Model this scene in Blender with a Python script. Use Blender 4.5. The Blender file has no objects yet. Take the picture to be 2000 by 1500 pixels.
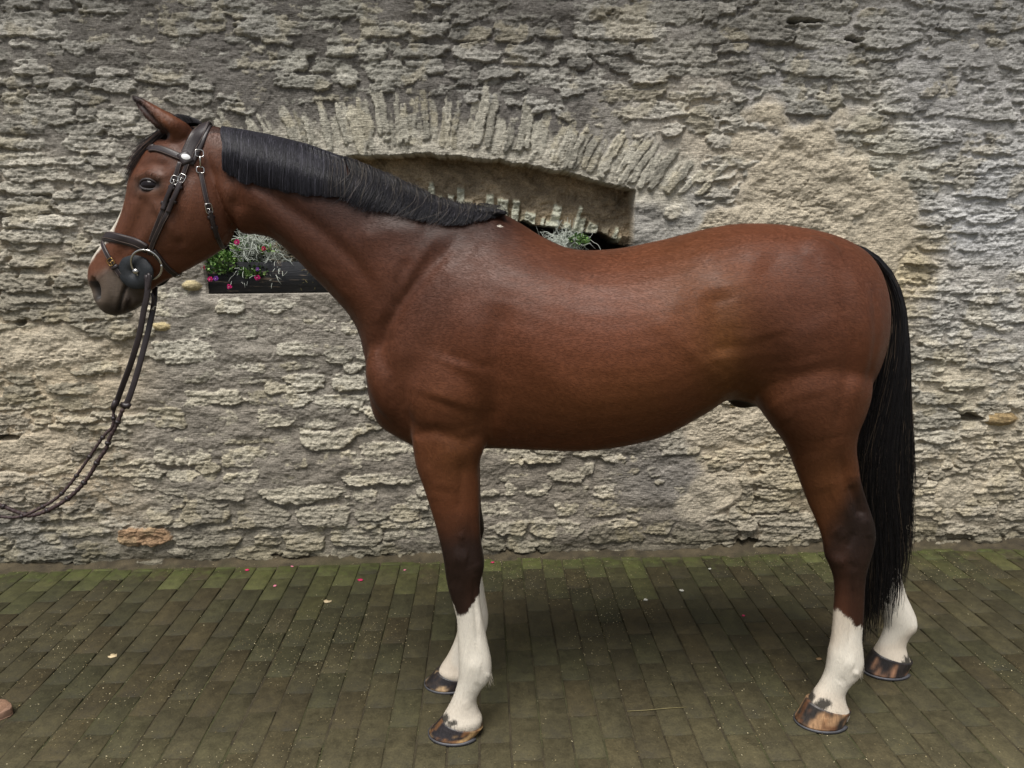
import bpy, bmesh, math, random
import numpy as np
from mathutils import Vector, Matrix
from mathutils.bvhtree import BVHTree

# ------------------------------------------------------------------ camera
FPX = 1400.0                                   # focal length in pixels of a 2000 px wide picture
PSI, TH, RHO = math.radians(2.0), math.atan(300/1400.), math.radians(0.5)
CAMP = np.array([0, 0, 1.65])
_F = np.array([math.sin(PSI)*math.cos(TH), math.cos(PSI)*math.cos(TH), -math.sin(TH)])
_R = np.array([math.cos(PSI), -math.sin(PSI), 0.0]); _U = np.cross(_R, _F)
_X = math.cos(RHO)*_R - math.sin(RHO)*_U; _Y = math.sin(RHO)*_R + math.cos(RHO)*_U
scene = bpy.context.scene
cam_d = bpy.data.cameras.new("camera"); cam = bpy.data.objects.new("camera", cam_d)
scene.collection.objects.link(cam)
M = Matrix(((_X[0], _Y[0], -_F[0], CAMP[0]), (_X[1], _Y[1], -_F[1], CAMP[1]),
            (_X[2], _Y[2], -_F[2], CAMP[2]), (0, 0, 0, 1)))
cam.matrix_world = M
cam_d.sensor_width = 36; cam_d.lens = 36*FPX/2000; cam_d.clip_start = 0.05; cam_d.clip_end = 500
scene.camera = cam

# ------------------------------------------------------------------ world, sun, exposure
SUN_EL, SUN_AZ = 66, 200                        # soft high light from behind the camera, a little left
world = bpy.data.worlds.new("World"); scene.world = world; world.use_nodes = True
nt = world.node_tree; nt.nodes.clear()
sky = nt.nodes.new("ShaderNodeTexSky"); sky.sky_type = 'NISHITA'; sky.sun_disc = False
sky.sun_elevation = math.radians(SUN_EL); sky.sun_rotation = math.radians(SUN_AZ)
sky.air_density = 1.0; sky.dust_density = 3.0; sky.ozone_density = 1.0
hs = nt.nodes.new("ShaderNodeHueSaturation"); hs.inputs["Saturation"].default_value = 0.35
bg = nt.nodes.new("ShaderNodeBackground"); bg.inputs["Strength"].default_value = 0.08
wo = nt.nodes.new("ShaderNodeOutputWorld")
nt.links.new(sky.outputs[0], hs.inputs["Color"]); nt.links.new(hs.outputs[0], bg.inputs[0]); nt.links.new(bg.outputs[0], wo.inputs[0])
sun_d = bpy.data.lights.new("sun", 'SUN'); sun_d.energy = 2.9; sun_d.angle = math.radians(28); sun_d.color = (1, .965, .915)
sun = bpy.data.objects.new("sun", sun_d); scene.collection.objects.link(sun)
az, el = math.radians(SUN_AZ), math.radians(SUN_EL)
tosun = Vector((math.sin(az)*math.cos(el), math.cos(az)*math.cos(el), math.sin(el)))
sun.rotation_euler = tosun.to_track_quat('Z', 'Y').to_euler()
scene.view_settings.view_transform = 'Standard'; scene.view_settings.look = 'None'
scene.view_settings.exposure = 0.38; scene.view_settings.gamma = 1.0
scene.render.resolution_x = 1024; scene.render.resolution_y = 768

# ------------------------------------------------------------------ helpers
def ray(px, py): return FPX*_F + _X*(px-1000) + _Y*(750-py)
def on_y(px, py, y):
    d = ray(px, py); return CAMP + d*(y/d[1])
def on_g(px, py, z=0.0):
    d = ray(px, py); return CAMP + d*((z-CAMP[2])/d[2])
def xz(px, py, y):
    p = on_y(px, py, y); return (p[0], p[2])
def s2l(c):
    c = np.asarray(c, float)/255.0
    return np.where(c <= .04045, c/12.92, ((c+.055)/1.055)**2.4)
def smooth(a, b, x):
    t = np.clip((x-a)/(b-a), 0, 1); return t*t*(3-2*t)
YW, YC = 3.4615, 2.25                          # wall face, horse's middle plane

def tag(o, label=None, cat=None, group=None, kind=None):
    if label: o['label'] = label
    if cat: o['category'] = cat
    if group: o['group'] = group
    if kind: o['kind'] = kind
    return o
def link(o, parent=None):
    scene.collection.objects.link(o)
    if parent is not None:
        o.parent = parent; o.matrix_parent_inverse = parent.matrix_world.inverted()
    return o
def empty(name, loc=(0, 0, 0)):
    o = bpy.data.objects.new(name, None); o.empty_display_size = .1; o.matrix_world = Matrix.Translation(Vector(loc)); link(o); return o
def mesh_np(name, V, Q, mat=None, col=None, parent=None, smooth_=True, tris=None, extra=None):
    """fast mesh: V (n,3), Q (m,4) quads and optional tris (k,3)"""
    me = bpy.data.meshes.new(name); V = np.asarray(V, np.float32)
    fs = []; 
    nq = 0 if Q is None else len(Q); ntr = 0 if tris is None else len(tris)
    loops = []; starts = []; tot = []
    if nq: loops.append(np.asarray(Q, np.int32).ravel()); starts.append(np.arange(nq)*4); tot.append(np.full(nq, 4))
    if ntr: loops.append(np.asarray(tris, np.int32).ravel()); starts.append(nq*4+np.arange(ntr)*3); tot.append(np.full(ntr, 3))
    loops = np.concatenate(loops).astype(np.int32); starts = np.concatenate(starts).astype(np.int32)
    me.vertices.add(len(V)); me.vertices.foreach_set("co", V.ravel())
    me.loops.add(len(loops)); me.loops.foreach_set("vertex_index", loops)
    me.polygons.add(len(starts)); me.polygons.foreach_set("loop_start", starts)
    me.update(calc_edges=True); me.validate()
    if smooth_: me.polygons.foreach_set("use_smooth", np.ones(len(me.polygons), bool))
    if col is not None:
        ca = me.color_attributes.new("Col", 'FLOAT_COLOR', 'POINT')
        c4 = np.ones((len(V), 4), np.float32); c4[:, :3] = col; ca.data.foreach_set("color", c4.ravel())
    if extra:
        for k, v in extra.items():
            at = me.attributes.new(k, 'FLOAT', 'POINT'); at.data.foreach_set("value", np.asarray(v, np.float32))
    if mat: me.materials.append(mat)
    o = bpy.data.objects.new(name, me); link(o, parent); return o

class VN:                                      # lattice value noise, any number of dimensions <= 3
    def __init__(s, seed): s.t = np.random.RandomState(seed).rand(64, 64, 64).astype(np.float32)
    def __call__(s, x, y, z=None):
        x = np.asarray(x, np.float32); y = np.asarray(y, np.float32)
        xi = np.floor(x).astype(int); yi = np.floor(y).astype(int); fx = x-xi; fy = y-yi
        fx = fx*fx*(3-2*fx); fy = fy*fy*(3-2*fy)
        if z is None:
            t = s.t[0]; a = t[xi & 63, yi & 63]; b = t[(xi+1) & 63, yi & 63]; c = t[xi & 63, (yi+1) & 63]; d = t[(xi+1) & 63, (yi+1) & 63]
            return (a*(1-fx)+b*fx)*(1-fy)+(c*(1-fx)+d*fx)*fy - .5
        z = np.asarray(z, np.float32); zi = np.floor(z).astype(int); fz = z-zi; fz = fz*fz*(3-2*fz); r = 0
        for k in (0, 1):
            a = s.t[xi & 63, yi & 63, (zi+k) & 63]; b = s.t[(xi+1) & 63, yi & 63, (zi+k) & 63]
            c = s.t[xi & 63, (yi+1) & 63, (zi+k) & 63]; d = s.t[(xi+1) & 63, (yi+1) & 63, (zi+k) & 63]
            r = r + ((a*(1-fx)+b*fx)*(1-fy)+(c*(1-fx)+d*fx)*fy)*(fz if k else 1-fz)
        return r - .5
def fbm(n, x, y, oct_=4, g=.5, l=2.03):
    r = 0; a = 1
    for i in range(oct_): r = r + a*n(x+i*17.3, y+i*9.1); x = x*l; y = y*l; a *= g
    return r
def ridge(n, x, y, oct_=3):
    r = 0; a = 1
    for i in range(oct_): r = r + a*(1-np.abs(n(x+i*7.7, y+i*3.3))*4); x = x*2.1; y = y*2.1; a *= .5
    return r

# material helper
class MatB:
    def __init__(s, name):
        s.m = bpy.data.materials.new(name); s.m.use_nodes = True; s.nt = s.m.node_tree
        s.b = s.nt.nodes["Principled BSDF"]; s.out = s.nt.nodes["Material Output"]
    def n(s, t, **kw):
        nd = s.nt.nodes.new(t)
        for k, v in kw.items():
            if k in nd.inputs.keys() if isinstance(k, str) else False: nd.inputs[k].default_value = v
            else: setattr(nd, k, v)
        return nd
    def l(s, a, b): s.nt.links.new(a, b)
    def noise(s, scale, detail=4, rough=.55, vec=None, stretch=None, dist=0):
        tc = s.n("ShaderNodeTexCoord"); v = tc.outputs["Object"]
        if stretch:
            mp = s.n("ShaderNodeMapping"); mp.inputs["Scale"].default_value = stretch; s.l(v, mp.inputs[0]); v = mp.outputs[0]
        nd = s.n("ShaderNodeTexNoise"); nd.inputs["Scale"].default_value = scale; nd.inputs["Detail"].default_value = detail
        nd.inputs["Roughness"].default_value = rough; nd.inputs["Distortion"].default_value = dist; s.l(v, nd.inputs["Vector"]); return nd
    def ramp(s, src, stops):
        r = s.n("ShaderNodeValToRGB"); cr = r.color_ramp
        while len(cr.elements) < len(stops): cr.elements.new(.5)
        for e, (p, c) in zip(cr.elements, stops):
            e.position = p; e.color = (*c, 1) if hasattr(c, '__len__') else (c, c, c, 1)
        s.l(src, r.inputs[0]); return r.outputs[0]
    def mix(s, fac, a, b, mode='MIX'):
        m = s.n("ShaderNodeMix", data_type='RGBA', blend_type=mode)
        for i, v in ((0, fac), (6, a), (7, b)):
            inp = m.inputs[i]
            if hasattr(v, 'node'): s.l(v, inp)
            elif hasattr(v, '__len__'): inp.default_value = (*v, 1) if len(v) == 3 else v
            else: inp.default_value = v if i == 0 else (v, v, v, 1)
        return m.outputs[2]
    def math(s, op, a, b=0.0):
        m = s.n("ShaderNodeMath", operation=op)
        for i, v in ((0, a), (1, b)):
            if hasattr(v, 'node'): s.l(v, m.inputs[i])
            else: m.inputs[i].default_value = v
        return m.outputs[0]
    def bump(s, h, dist, strength=1.0, nrm=None):
        b = s.n("ShaderNodeBump"); b.inputs["Distance"].default_value = dist; b.inputs["Strength"].default_value = strength
        s.l(h, b.inputs["Height"])
        if nrm: s.l(nrm, b.inputs["Normal"])
        s.l(b.outputs[0], s.b.inputs["Normal"]); return b.outputs[0]
    def attr(s, name="Col"):
        a = s.n("ShaderNodeAttribute", attribute_name=name); return a
def simple_mat(name, rgb, rough=.6, metal=0, spec=.5, nscale=None, namp=.25, bump=0, bscale=200):
    mb = MatB(name); mb.b.inputs["Roughness"].default_value = rough; mb.b.inputs["Metallic"].default_value = metal
    mb.b.inputs["Specular IOR Level"].default_value = spec
    c = tuple(s2l(rgb))
    nz = mb.noise(nscale or 40, 5, .6)
    f = mb.ramp(nz.outputs[0], [(.3, 1-namp), (.7, 1+namp*.6)])
    mb.l(mb.mix(1.0, c, f, 'MULTIPLY'), mb.b.inputs["Base Color"])
    if bump:
        n2 = mb.noise(bscale, 4, .6); mb.bump(n2.outputs[0], bump)
    return mb.m
# ================================================================== stone wall (one displaced mesh, real relief)
N1, N2, N3, N4, N5 = [VN(i) for i in (11, 12, 13, 14, 15)]
def axis(a, b, lo, hi, fine, coarse):
    return np.concatenate([np.arange(lo, a, coarse), np.arange(a, b, fine), np.arange(b, hi, coarse)])
wx = axis(-2.62, 2.78, -4.6, 4.8, .0044, .014); wz = axis(-.06, 2.72, -.07, 3.6, .0044, .014)
GX, GZ = np.meshgrid(wx, wz)                   # rows = z
def WP(px, py): return xz(px, py, YW)
S0 = 1.0/(1400/ (YW/math.cos(TH)))             # metres per traced pixel on the wall, roughly
# traced stones: (offset x, offset y, scale, [x0,y0,x1,y1 ...])
TR = [
(0,0,2.857,"0,120,330,215 330,150,440,235 500,170,750,245 880,75,1270,190 780,70,860,150 290,15,400,55 1660,20,2000,110 1310,120,1760,200 480,235,550,270 290,260,370,320 380,285,500,315 525,285,800,360 930,232,1280,310 830,280,940,325 870,315,1150,375 1195,312,1400,375 1480,270,1760,315 1840,265,2000,320 110,345,320,410 330,360,520,415 540,385,730,430 755,395,1080,465 1110,400,1340,485 1340,440,1490,500 1530,310,1700,390 1700,350,2000,400 1520,420,1840,485 1890,400,2000,475 0,435,190,485 520,445,760,520 265,445,420,505 1060,470,1190,515 770,515,940,580 940,520,1220,595 1200,525,1330,560 35,560,425,685 430,515,510,565 440,595,540,640 540,595,770,700 685,550,740,575 0,690,290,750 290,690,610,740 380,735,590,775 660,690,800,740 0,770,270,830 350,780,680,850 0,850,150,925 165,850,520,920 0,945,420,1010 420,960,700,1020 0,1010,100,1060 40,1020,340,1080 300,1060,440,1095 440,1060,600,1100 560,1030,720,1085 0,1100,310,1195 330,1090,700,1180 0,1210,450,1275 0,1290,330,1350 60,1330,240,1390 20,10,260,60 420,20,700,75 0,60,120,100 880,20,1180,60 1200,40,1500,90 1540,130,1900,175 60,235,250,280 1450,200,1640,240"),
(700,0,2.857,"0,30,215,130 190,10,315,70 380,0,500,30 740,30,1110,110 530,70,660,125 455,35,620,80 1110,35,1445,105 1330,75,1395,110 1450,10,1920,125 1920,20,2000,120 0,130,280,210 275,130,500,205 500,150,760,225 765,120,960,230 960,120,1120,205 1140,105,1735,220 1800,125,2000,230 0,255,140,340 265,255,515,325 545,245,815,345 815,240,1040,320 1075,225,1270,330 1270,235,1540,315 1535,225,1980,360 130,345,240,375 350,340,490,405 1165,330,1270,385 1330,320,1430,355 485,385,640,440 640,395,950,440 40,380,390,470 70,470,190,510 530,440,690,475 690,430,800,475 815,460,975,515 930,385,1390,495 1390,380,1580,415 1600,360,1820,420 1845,345,2000,430 1505,405,1740,460 1150,505,1240,530 1275,500,1740,560 1820,450,1990,550 1585,560,1670,590 1380,585,1830,665 1845,600,2000,650 1810,655,2000,750 1660,700,1800,745 1465,640,1550,680"),
(1300,0,2.857,"0,10,205,120 210,25,410,80 400,30,1035,150 300,85,405,115 90,115,725,240 0,230,255,360 510,190,705,245 720,145,1045,265 1045,60,1385,165 1390,75,1530,130 1530,70,1680,170 1730,45,1810,85 1770,85,2000,185 1450,5,2000,50 1060,175,1450,260 1475,185,1735,235 185,305,290,345 250,260,480,300 830,265,1125,335 1125,270,1330,330 1400,285,1540,330 1840,290,2000,380 1130,350,1290,435 1290,370,1450,430 1500,360,1600,430 1650,380,1790,440 1840,370,2000,445 1540,440,1615,475 1760,420,1890,460 690,350,1070,425 0,365,100,410 135,350,370,430 370,360,530,450 490,475,790,555 930,490,1190,545 1250,540,1340,560 1370,500,1500,545 1890,540,1970,580 620,565,990,635 1165,585,1370,630 1465,595,1540,640 1565,590,1970,665 130,590,480,655 485,630,570,660 325,650,470,695 100,665,300,750 300,700,495,750 470,670,620,730 795,640,1230,735 1240,690,1620,765 1755,740,1850,780 210,760,560,830 1105,780,1520,850 200,850,560,930 80,945,400,1010 415,950,480,1005 1130,870,1330,940 1400,890,1530,945 1105,945,1600,1010 1095,1030,1215,1110 1215,1020,1540,1110 1095,1110,1410,1190 1410,1130,1500,1175 1290,1215,1520,1260 1370,1250,1530,1340 1400,1320,1600,1400 1600,980,2000,1095 1620,1100,2000,1180 1640,1190,1980,1240 1620,1280,1980,1390 0,1150,105,1230 0,1245,80,1320 1680,800,2000,860"),
(1500,500,2.5,"680,5,820,40 950,0,1250,45 920,60,1250,140 680,150,840,195 930,240,1250,325 1030,350,1210,410 980,430,1250,515 690,250,850,290 740,360,850,430 685,440,860,495 690,520,850,570 1080,560,1200,605 690,670,960,720 760,715,1010,745 700,750,920,830 920,800,1065,875 700,850,940,905 1210,770,1250,850 690,930,830,980 760,1090,920,1145 1060,1070,1250,1150 720,1160,870,1240 910,1200,1120,1260 1130,1210,1250,1280 720,1280,860,1340 870,1310,1030,1355 1030,1320,1185,1355 730,1385,1010,1410 1090,1380,1250,1410"),
(900,850,2.857,"130,90,370,150 780,90,920,140 930,80,1120,140 820,150,1000,230 630,150,730,200 200,200,390,250 470,195,680,250 1040,195,1120,220 1075,235,1115,262 560,255,720,320 740,270,1030,340 360,270,500,330 110,290,200,340 210,370,450,450 540,360,650,440 110,380,205,440 680,355,920,450 930,390,1140,465 200,475,380,540 390,470,680,560 720,490,1020,590 1030,470,1170,540 260,570,500,620 120,560,240,640 1185,230,1520,420 1180,450,1540,590 1500,270,1615,325 1500,400,1610,480 1540,440,1640,510 1545,520,1640,590 1640,500,1900,580 1620,190,1920,290 1640,430,2000,500 1400,70,1740,130 1445,580,1530,615 1340,140,1600,190 1640,290,1900,350 1620,355,1850,420"),
(300,550,2.727,"0,20,180,95 5,110,215,180 365,100,495,170 600,100,740,165 740,80,920,160 145,205,330,290 360,185,545,298 610,190,740,270 850,200,975,255 1015,200,1090,260 0,310,300,430 370,360,470,400 470,325,630,405 680,320,940,390 1050,320,1110,385 0,450,320,535 390,435,610,485 640,430,920,460 1020,420,1110,470 720,495,920,575 440,500,660,545 960,490,1120,570 0,560,120,635 170,575,480,655 515,580,665,650 690,590,830,650 870,600,1145,660 215,680,450,775 0,660,160,770 580,680,760,765 800,720,1030,770 75,790,320,850 370,790,770,860 800,795,1050,890 630,880,740,915 1200,870,1350,905 370,885,600,985 720,930,830,985 870,910,1120,990 70,1000,250,1060 260,1005,340,1060 390,1005,580,1075 640,1005,775,1060 1000,1020,1420,1075 1170,960,1420,1070 0,1075,220,1130 240,1090,520,1150 560,1090,1020,1165 1060,1110,1200,1150 180,1170,400,1275 0,1190,90,1280 450,1185,720,1305 775,1185,1040,1290 1070,1175,1255,1265 1260,1180,1420,1265 1435,1200,1490,1270 105,1310,490,1400 690,1300,900,1420 950,1290,1220,1400 1230,1290,1520,1380 230,1400,410,1470 430,1420,700,1480 920,1420,1150,1470 1160,1400,1420,1450"),
(0,700,3.333,"1000,0,1390,30 480,10,720,70 320,165,600,230 80,180,260,230 290,250,600,340 370,370,660,410 250,640,520,740 0,720,200,790 185,850,310,930 690,860,920,940 0,1040,440,1120 380,1090,750,1150 80,1220,470,1300 780,980,1110,1070 520,1190,740,1260 0,640,230,700"),
(0,420,3.75,"0,10,600,100 0,110,320,165 320,120,450,195 80,180,310,250 540,200,700,270 60,300,420,380 350,415,500,455 270,430,390,475 0,470,380,550 390,460,660,520 0,560,500,640 0,600,200,655 520,560,690,640 60,640,230,695 160,650,1000,770 160,800,540,905 540,800,1010,900 0,790,180,870 600,1060,850,1140 160,920,600,1010 400,1230,720,1300 0,1240,270,1310 500,780,640,830"),
]
rs = np.random.RandomState(5)
stones = []                                    # x0,z0,x1,z1 in metres on the wall, kind
covered = np.zeros((620, 1000), bool)          # coverage raster of the wall, 1 cm cells
def cell(x, z): return int((z+.1)*100), int((x+4.8)*100)
def cover(x0, z0, x1, z1, v=True):
    a, b = cell(x0, z0); c, d = cell(x1, z1); covered[max(a, 0):c+1, max(b, 0):d+1] = v
def add_stone(x0, z0, x1, z1, **kw):
    stones.append(dict(cx=(x0+x1)/2, cz=(z0+z1)/2, a=abs(x1-x0)/2, b=abs(z1-z0)/2, ang=kw.get('ang', rs.uniform(-.035, .035)), **{k: v for k, v in kw.items() if k != 'ang'}))
for ox, oy, sc, txt in TR:
    for q in txt.split():
        x0, y0, x1, y1 = map(float, q.split(','))
        a = WP(ox+x0/sc, oy+y1/sc); b = WP(ox+x1/sc, oy+y0/sc)
        add_stone(a[0], a[1], b[0], b[1]); cover(a[0], a[1], b[0], b[1])
# special stones
def px_stone(x0, y0, x1, y1, **kw):
    a = WP(x0, y1); b = WP(x1, y0); add_stone(a[0], a[1], b[0], b[1], **kw); cover(a[0], a[1], b[0], b[1])
px_stone(299, 627, 339, 647, kind='pebble', rgb=(214, 196, 150), p=.022, ang=-.1)
px_stone(357, 546, 393, 568, kind='pebble', rgb=(205, 190, 150), p=.026, ang=0)
px_stone(1915, 803, 1986, 832, kind='pebble', rgb=(176, 152, 112), p=.034, ang=0)
px_stone(243, 1028, 334, 1062, kind='block', rgb=(172, 142, 112), p=.038)
px_stone(1380, 792, 1450, 840, kind='block', rgb=(184, 162, 122), p=.02)
# arch: intrados as px polyline, symmetric about x=815
INT = [(385, 368), (420, 350), (480, 331), (560, 317), (640, 308), (720, 303), (800, 300), (850, 301), (910, 306), (960, 311), (1030, 321), (1090, 335), (1150, 349), (1200, 361), (1240, 371)]
IX, IZ = np.array([WP(*p) for p in INT]).T
def int_z(x): return np.interp(x, IX, IZ)
xl, xr = IX[0], IX[-1]
zs = WP(500, 573)[1]                            # sill
cover(xl-.14, zs, xr+.34, 2.05); 
vous = []
xm = WP(845, 400)[0]; x = xl-.16
while x < xr+.30:
    w = rs.uniform(.016, .044); t = (x-xm)/(xr-xm)
    ang = -t*math.radians(27) - np.sign(t)*t*t*math.radians(7) + rs.uniform(-.05, .05)
    L = rs.uniform(.22, .37)*(1-.15*abs(t)); zb = float(np.interp(x, [xl-.2, xl, xr, xr+.32], [IZ[0]-.17, IZ[0], IZ[-1], IZ[-1]-.05])) if (x < xl or x > xr) else float(int_z(x))
    zb += rs.uniform(0, .012)
    cx, cz = x - math.sin(ang)*L/2, zb + math.cos(ang)*L/2
    vous.append(dict(cx=cx, cz=cz, a=w/2+.004, b=L/2+.012, ang=ang, kind='vous', p=rs.uniform(.010, .030)))
    x += w*1.05/math.cos(ang)
# thin low slivers packed between the traced stones
z = -.01
while z < 3.5:
    h = rs.uniform(.022, .042); x = -4.6
    while x < 4.8:
        L = rs.uniform(.05, .16); i, j = cell(x, z); i2, j2 = cell(x+L, z+h); cv = covered[i:i2+1, j:j2+1].mean()
        cen_ = ((x-WP(650, 760)[0])/1.15)**2+((z-WP(650, 760)[1])/.68)**2 < 1 or ((x-WP(1150, 950)[0])/.6)**2+((z-WP(1150, 950)[1])/.38)**2 < 1
        if .12 < cv < .62 and not (cen_ and rs.rand() < .85): add_stone(x, z+rs.uniform(-.006, .006), x+L, z+h*.9, p=rs.uniform(.010, .024)); cover(x, z, x+L, z+h)
        x += L
    z += h
# generated courses for everything not traced
z = -.02
while z < 3.6:
    h = rs.uniform(.045, .095); x = -4.6
    while x < 4.8:
        L = rs.uniform(.09, .34); i, j = cell(x, z); i2, j2 = cell(x+L, z+h)
        if covered[i:i2+1, j:j2+1].mean() < .26:
            jz = rs.uniform(-.012, .012); add_stone(x, z+jz, x+L-.012, z+h-.01+jz, gen=True)
            cover(x, z, x+L, z+h)
        x += L*.5 if covered[i:i2+1, j:j2+1].mean() < 1 and rs.rand() < .3 else L
    z += h*.86
stones = [q for q in stones if not (xl-.16 < q['cx'] < xr+.28 and -.05 < q['cz']-float(np.interp(q['cx'], [xl-.2, xl, *IX[1:-1], xr, xr+.32], [IZ[0]-.17, IZ[0], *IZ[1:-1], IZ[-1], IZ[-1]-.05])) < .25)]
stones += vous

def zone(pts, base=0.0):                       # soft areas given by px ellipses -> weight
    w = np.zeros_like(GX)
    for (px, py, rx, ry, s) in pts:
        c = WP(px, py); a = rx*S0; b = ry*S0
        d = np.sqrt(((GX-c[0])/a)**2+((GZ-c[1])/b)**2)
        w = np.maximum(w, s*(1-smooth(.75, 1.15, d+.75*fbm(N5, GX*4, GZ*5, 4, .6))))
    return w
plaster = zone([(1550, 350, 125, 125, 1), (1490, 290, 100, 40, .7), (1500, 460, 150, 70, 1), (1720, 470, 55, 90, .7), (1440, 830, 110, 60, .8), (90, 690, 120, 45, .9), (60, 880, 70, 40, .7), (1860, 950, 50, 40, .8), (1390, 960, 70, 60, .7)])
# ---- region colours (albedo anchors, sRGB) : px, py, stone, mortar, mortar level (m)
ANC = [(100, 60, (148, 143, 130), (98, 93, 85), .030), (500, 60, (150, 146, 133), (98, 93, 86), .031), (1000, 60, (140, 135, 122), (100, 95, 88), .024), (1500, 40, (138, 133, 120), (112, 108, 102), .012), (1900, 60, (150, 147, 140), (128, 125, 120), .022),
 (100, 260, (156, 150, 134), (106, 100, 90), .022), (600, 120, (152, 148, 132), (100, 95, 87), .028), (1000, 150, (150, 146, 134), (100, 95, 88), .024), (1550, 180, (152, 148, 135), (140, 136, 130), .020), (1850, 200, (154, 151, 144), (150, 147, 143), .027),
 (60, 380, (168, 160, 140), (140, 130, 112), .008), (300, 340, (160, 153, 136), (112, 105, 94), .018), (60, 560, (158, 148, 124), (140, 126, 102), .008), (60, 700, (160, 148, 118), (176, 158, 124), .008), (60, 900, (166, 152, 124), (170, 150, 116), .010), (60, 1060, (130, 124, 108), (112, 106, 92), .016),
 (1290, 420, (176, 170, 154), (142, 138, 128), .022), (1450, 300, (176, 168, 148), (186, 172, 146), .016), (1560, 430, (186, 172, 144), (192, 176, 146), .018), (1720, 330, (172, 166, 144), (178, 168, 144), .012), (1740, 520, (184, 166, 124), (190, 172, 136), .012), (1900, 420, (205, 204, 200), (184, 183, 181), .022), (1900, 600, (188, 183, 170), (150, 145, 136), .022), (1830, 760, (164, 156, 134), (160, 148, 122), .014), (1900, 900, (176, 162, 132), (178, 162, 130), .008), (1900, 1030, (158, 146, 120), (124, 113, 92), .006),
 (450, 640, (182, 175, 152), (134, 126, 112), .026), (650, 720, (180, 172, 148), (132, 124, 110), .025), (450, 850, (172, 162, 134), (128, 119, 104), .028), (700, 950, (166, 156, 130), (122, 113, 98), .024), (450, 1050, (156, 146, 122), (118, 110, 94), .026), (1050, 950, (164, 153, 126), (124, 114, 98), .026), (1250, 1040, (158, 146, 118), (124, 114, 98), .026), (1400, 880, (186, 170, 134), (180, 162, 128), .010), (1550, 900, (170, 154, 118), (166, 148, 112), .006), (1500, 1050, (154, 142, 116), (120, 106, 84), .004), (1320, 920, (150, 142, 124), (122, 115, 105), .028), (1000, 700, (170, 160, 130), (130, 120, 100), .026)]
ax = np.array([WP(a[0], a[1]) for a in ANC])
def grey(c, k, g): c = s2l(c); m = c.mean(); v = (m+(c-m)*k)*g*1.22; return v*min(1, .58/v.max())
sc_ = np.array([grey(a[2], .62, 1.14) for a in ANC]); mc_ = np.array([grey(a[3], .66, 1.26) for a in ANC]); ml_ = np.array([a[4] for a in ANC])
wsum = 0; SC = np.zeros(GX.shape+(3,), np.float32); MC = np.zeros_like(SC); ML = np.zeros_like(GX)
wxp = GX+.10*fbm(N4, GX*3, GZ*3, 4); wzp = GZ+.10*fbm(N3, GX*3+9, GZ*3, 4)
for k in range(len(ANC)):
    w = 1/((wxp-ax[k, 0])**2+(wzp-ax[k, 1])**2+.01)**2.6
    wsum = wsum+w; SC += w[..., None]*sc_[k]; MC += w[..., None]*mc_[k]; ML += w*ml_[k]
SC /= wsum[..., None]; MC /= wsum[..., None]; ML /= wsum
# ---- mortar surface
centre = zone([(650, 760, 420, 260, 1), (1150, 950, 230, 150, 1), (1290, 430, 90, 80, .8)])
warpx = .026*fbm(N1, GX*8, GZ*10, 4, .55); warpz = .017*fbm(N2, GX*6, GZ*13, 4, .55)
edgen = .012*fbm(N3, GX*20, GZ*26, 3, .6)+.006*fbm(N4, GX*60, GZ*75, 2)
def crackf(n, x, y, w, o=3): return np.exp(-(np.abs(fbm(n, x, y, o, .55))/w)**1.2)
crk = crackf(N1, GX*7, GZ*26, .030)+.6*crackf(N5, GX*15, GZ*48, .035)
fine = fbm(N3, GX*70, GZ*70, 3)
hm = -.004*crackf(N3, GX*5, GZ*8, .02)+ML*(.50+.22*centre) + .024*fbm(N4, GX*5, GZ*10, 5, .55) + .0022*fine + .004*fbm(N1, GX*30, GZ*45, 3)
hm = np.where(plaster > .01, hm*(1-plaster)+plaster*(.024+.020*fbm(N2, GX*9, GZ*13, 5, .62)+.004*fine-.010*crk*smooth(.0, .2, fbm(N4, GX*4, GZ*4, 2))), hm)
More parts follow.
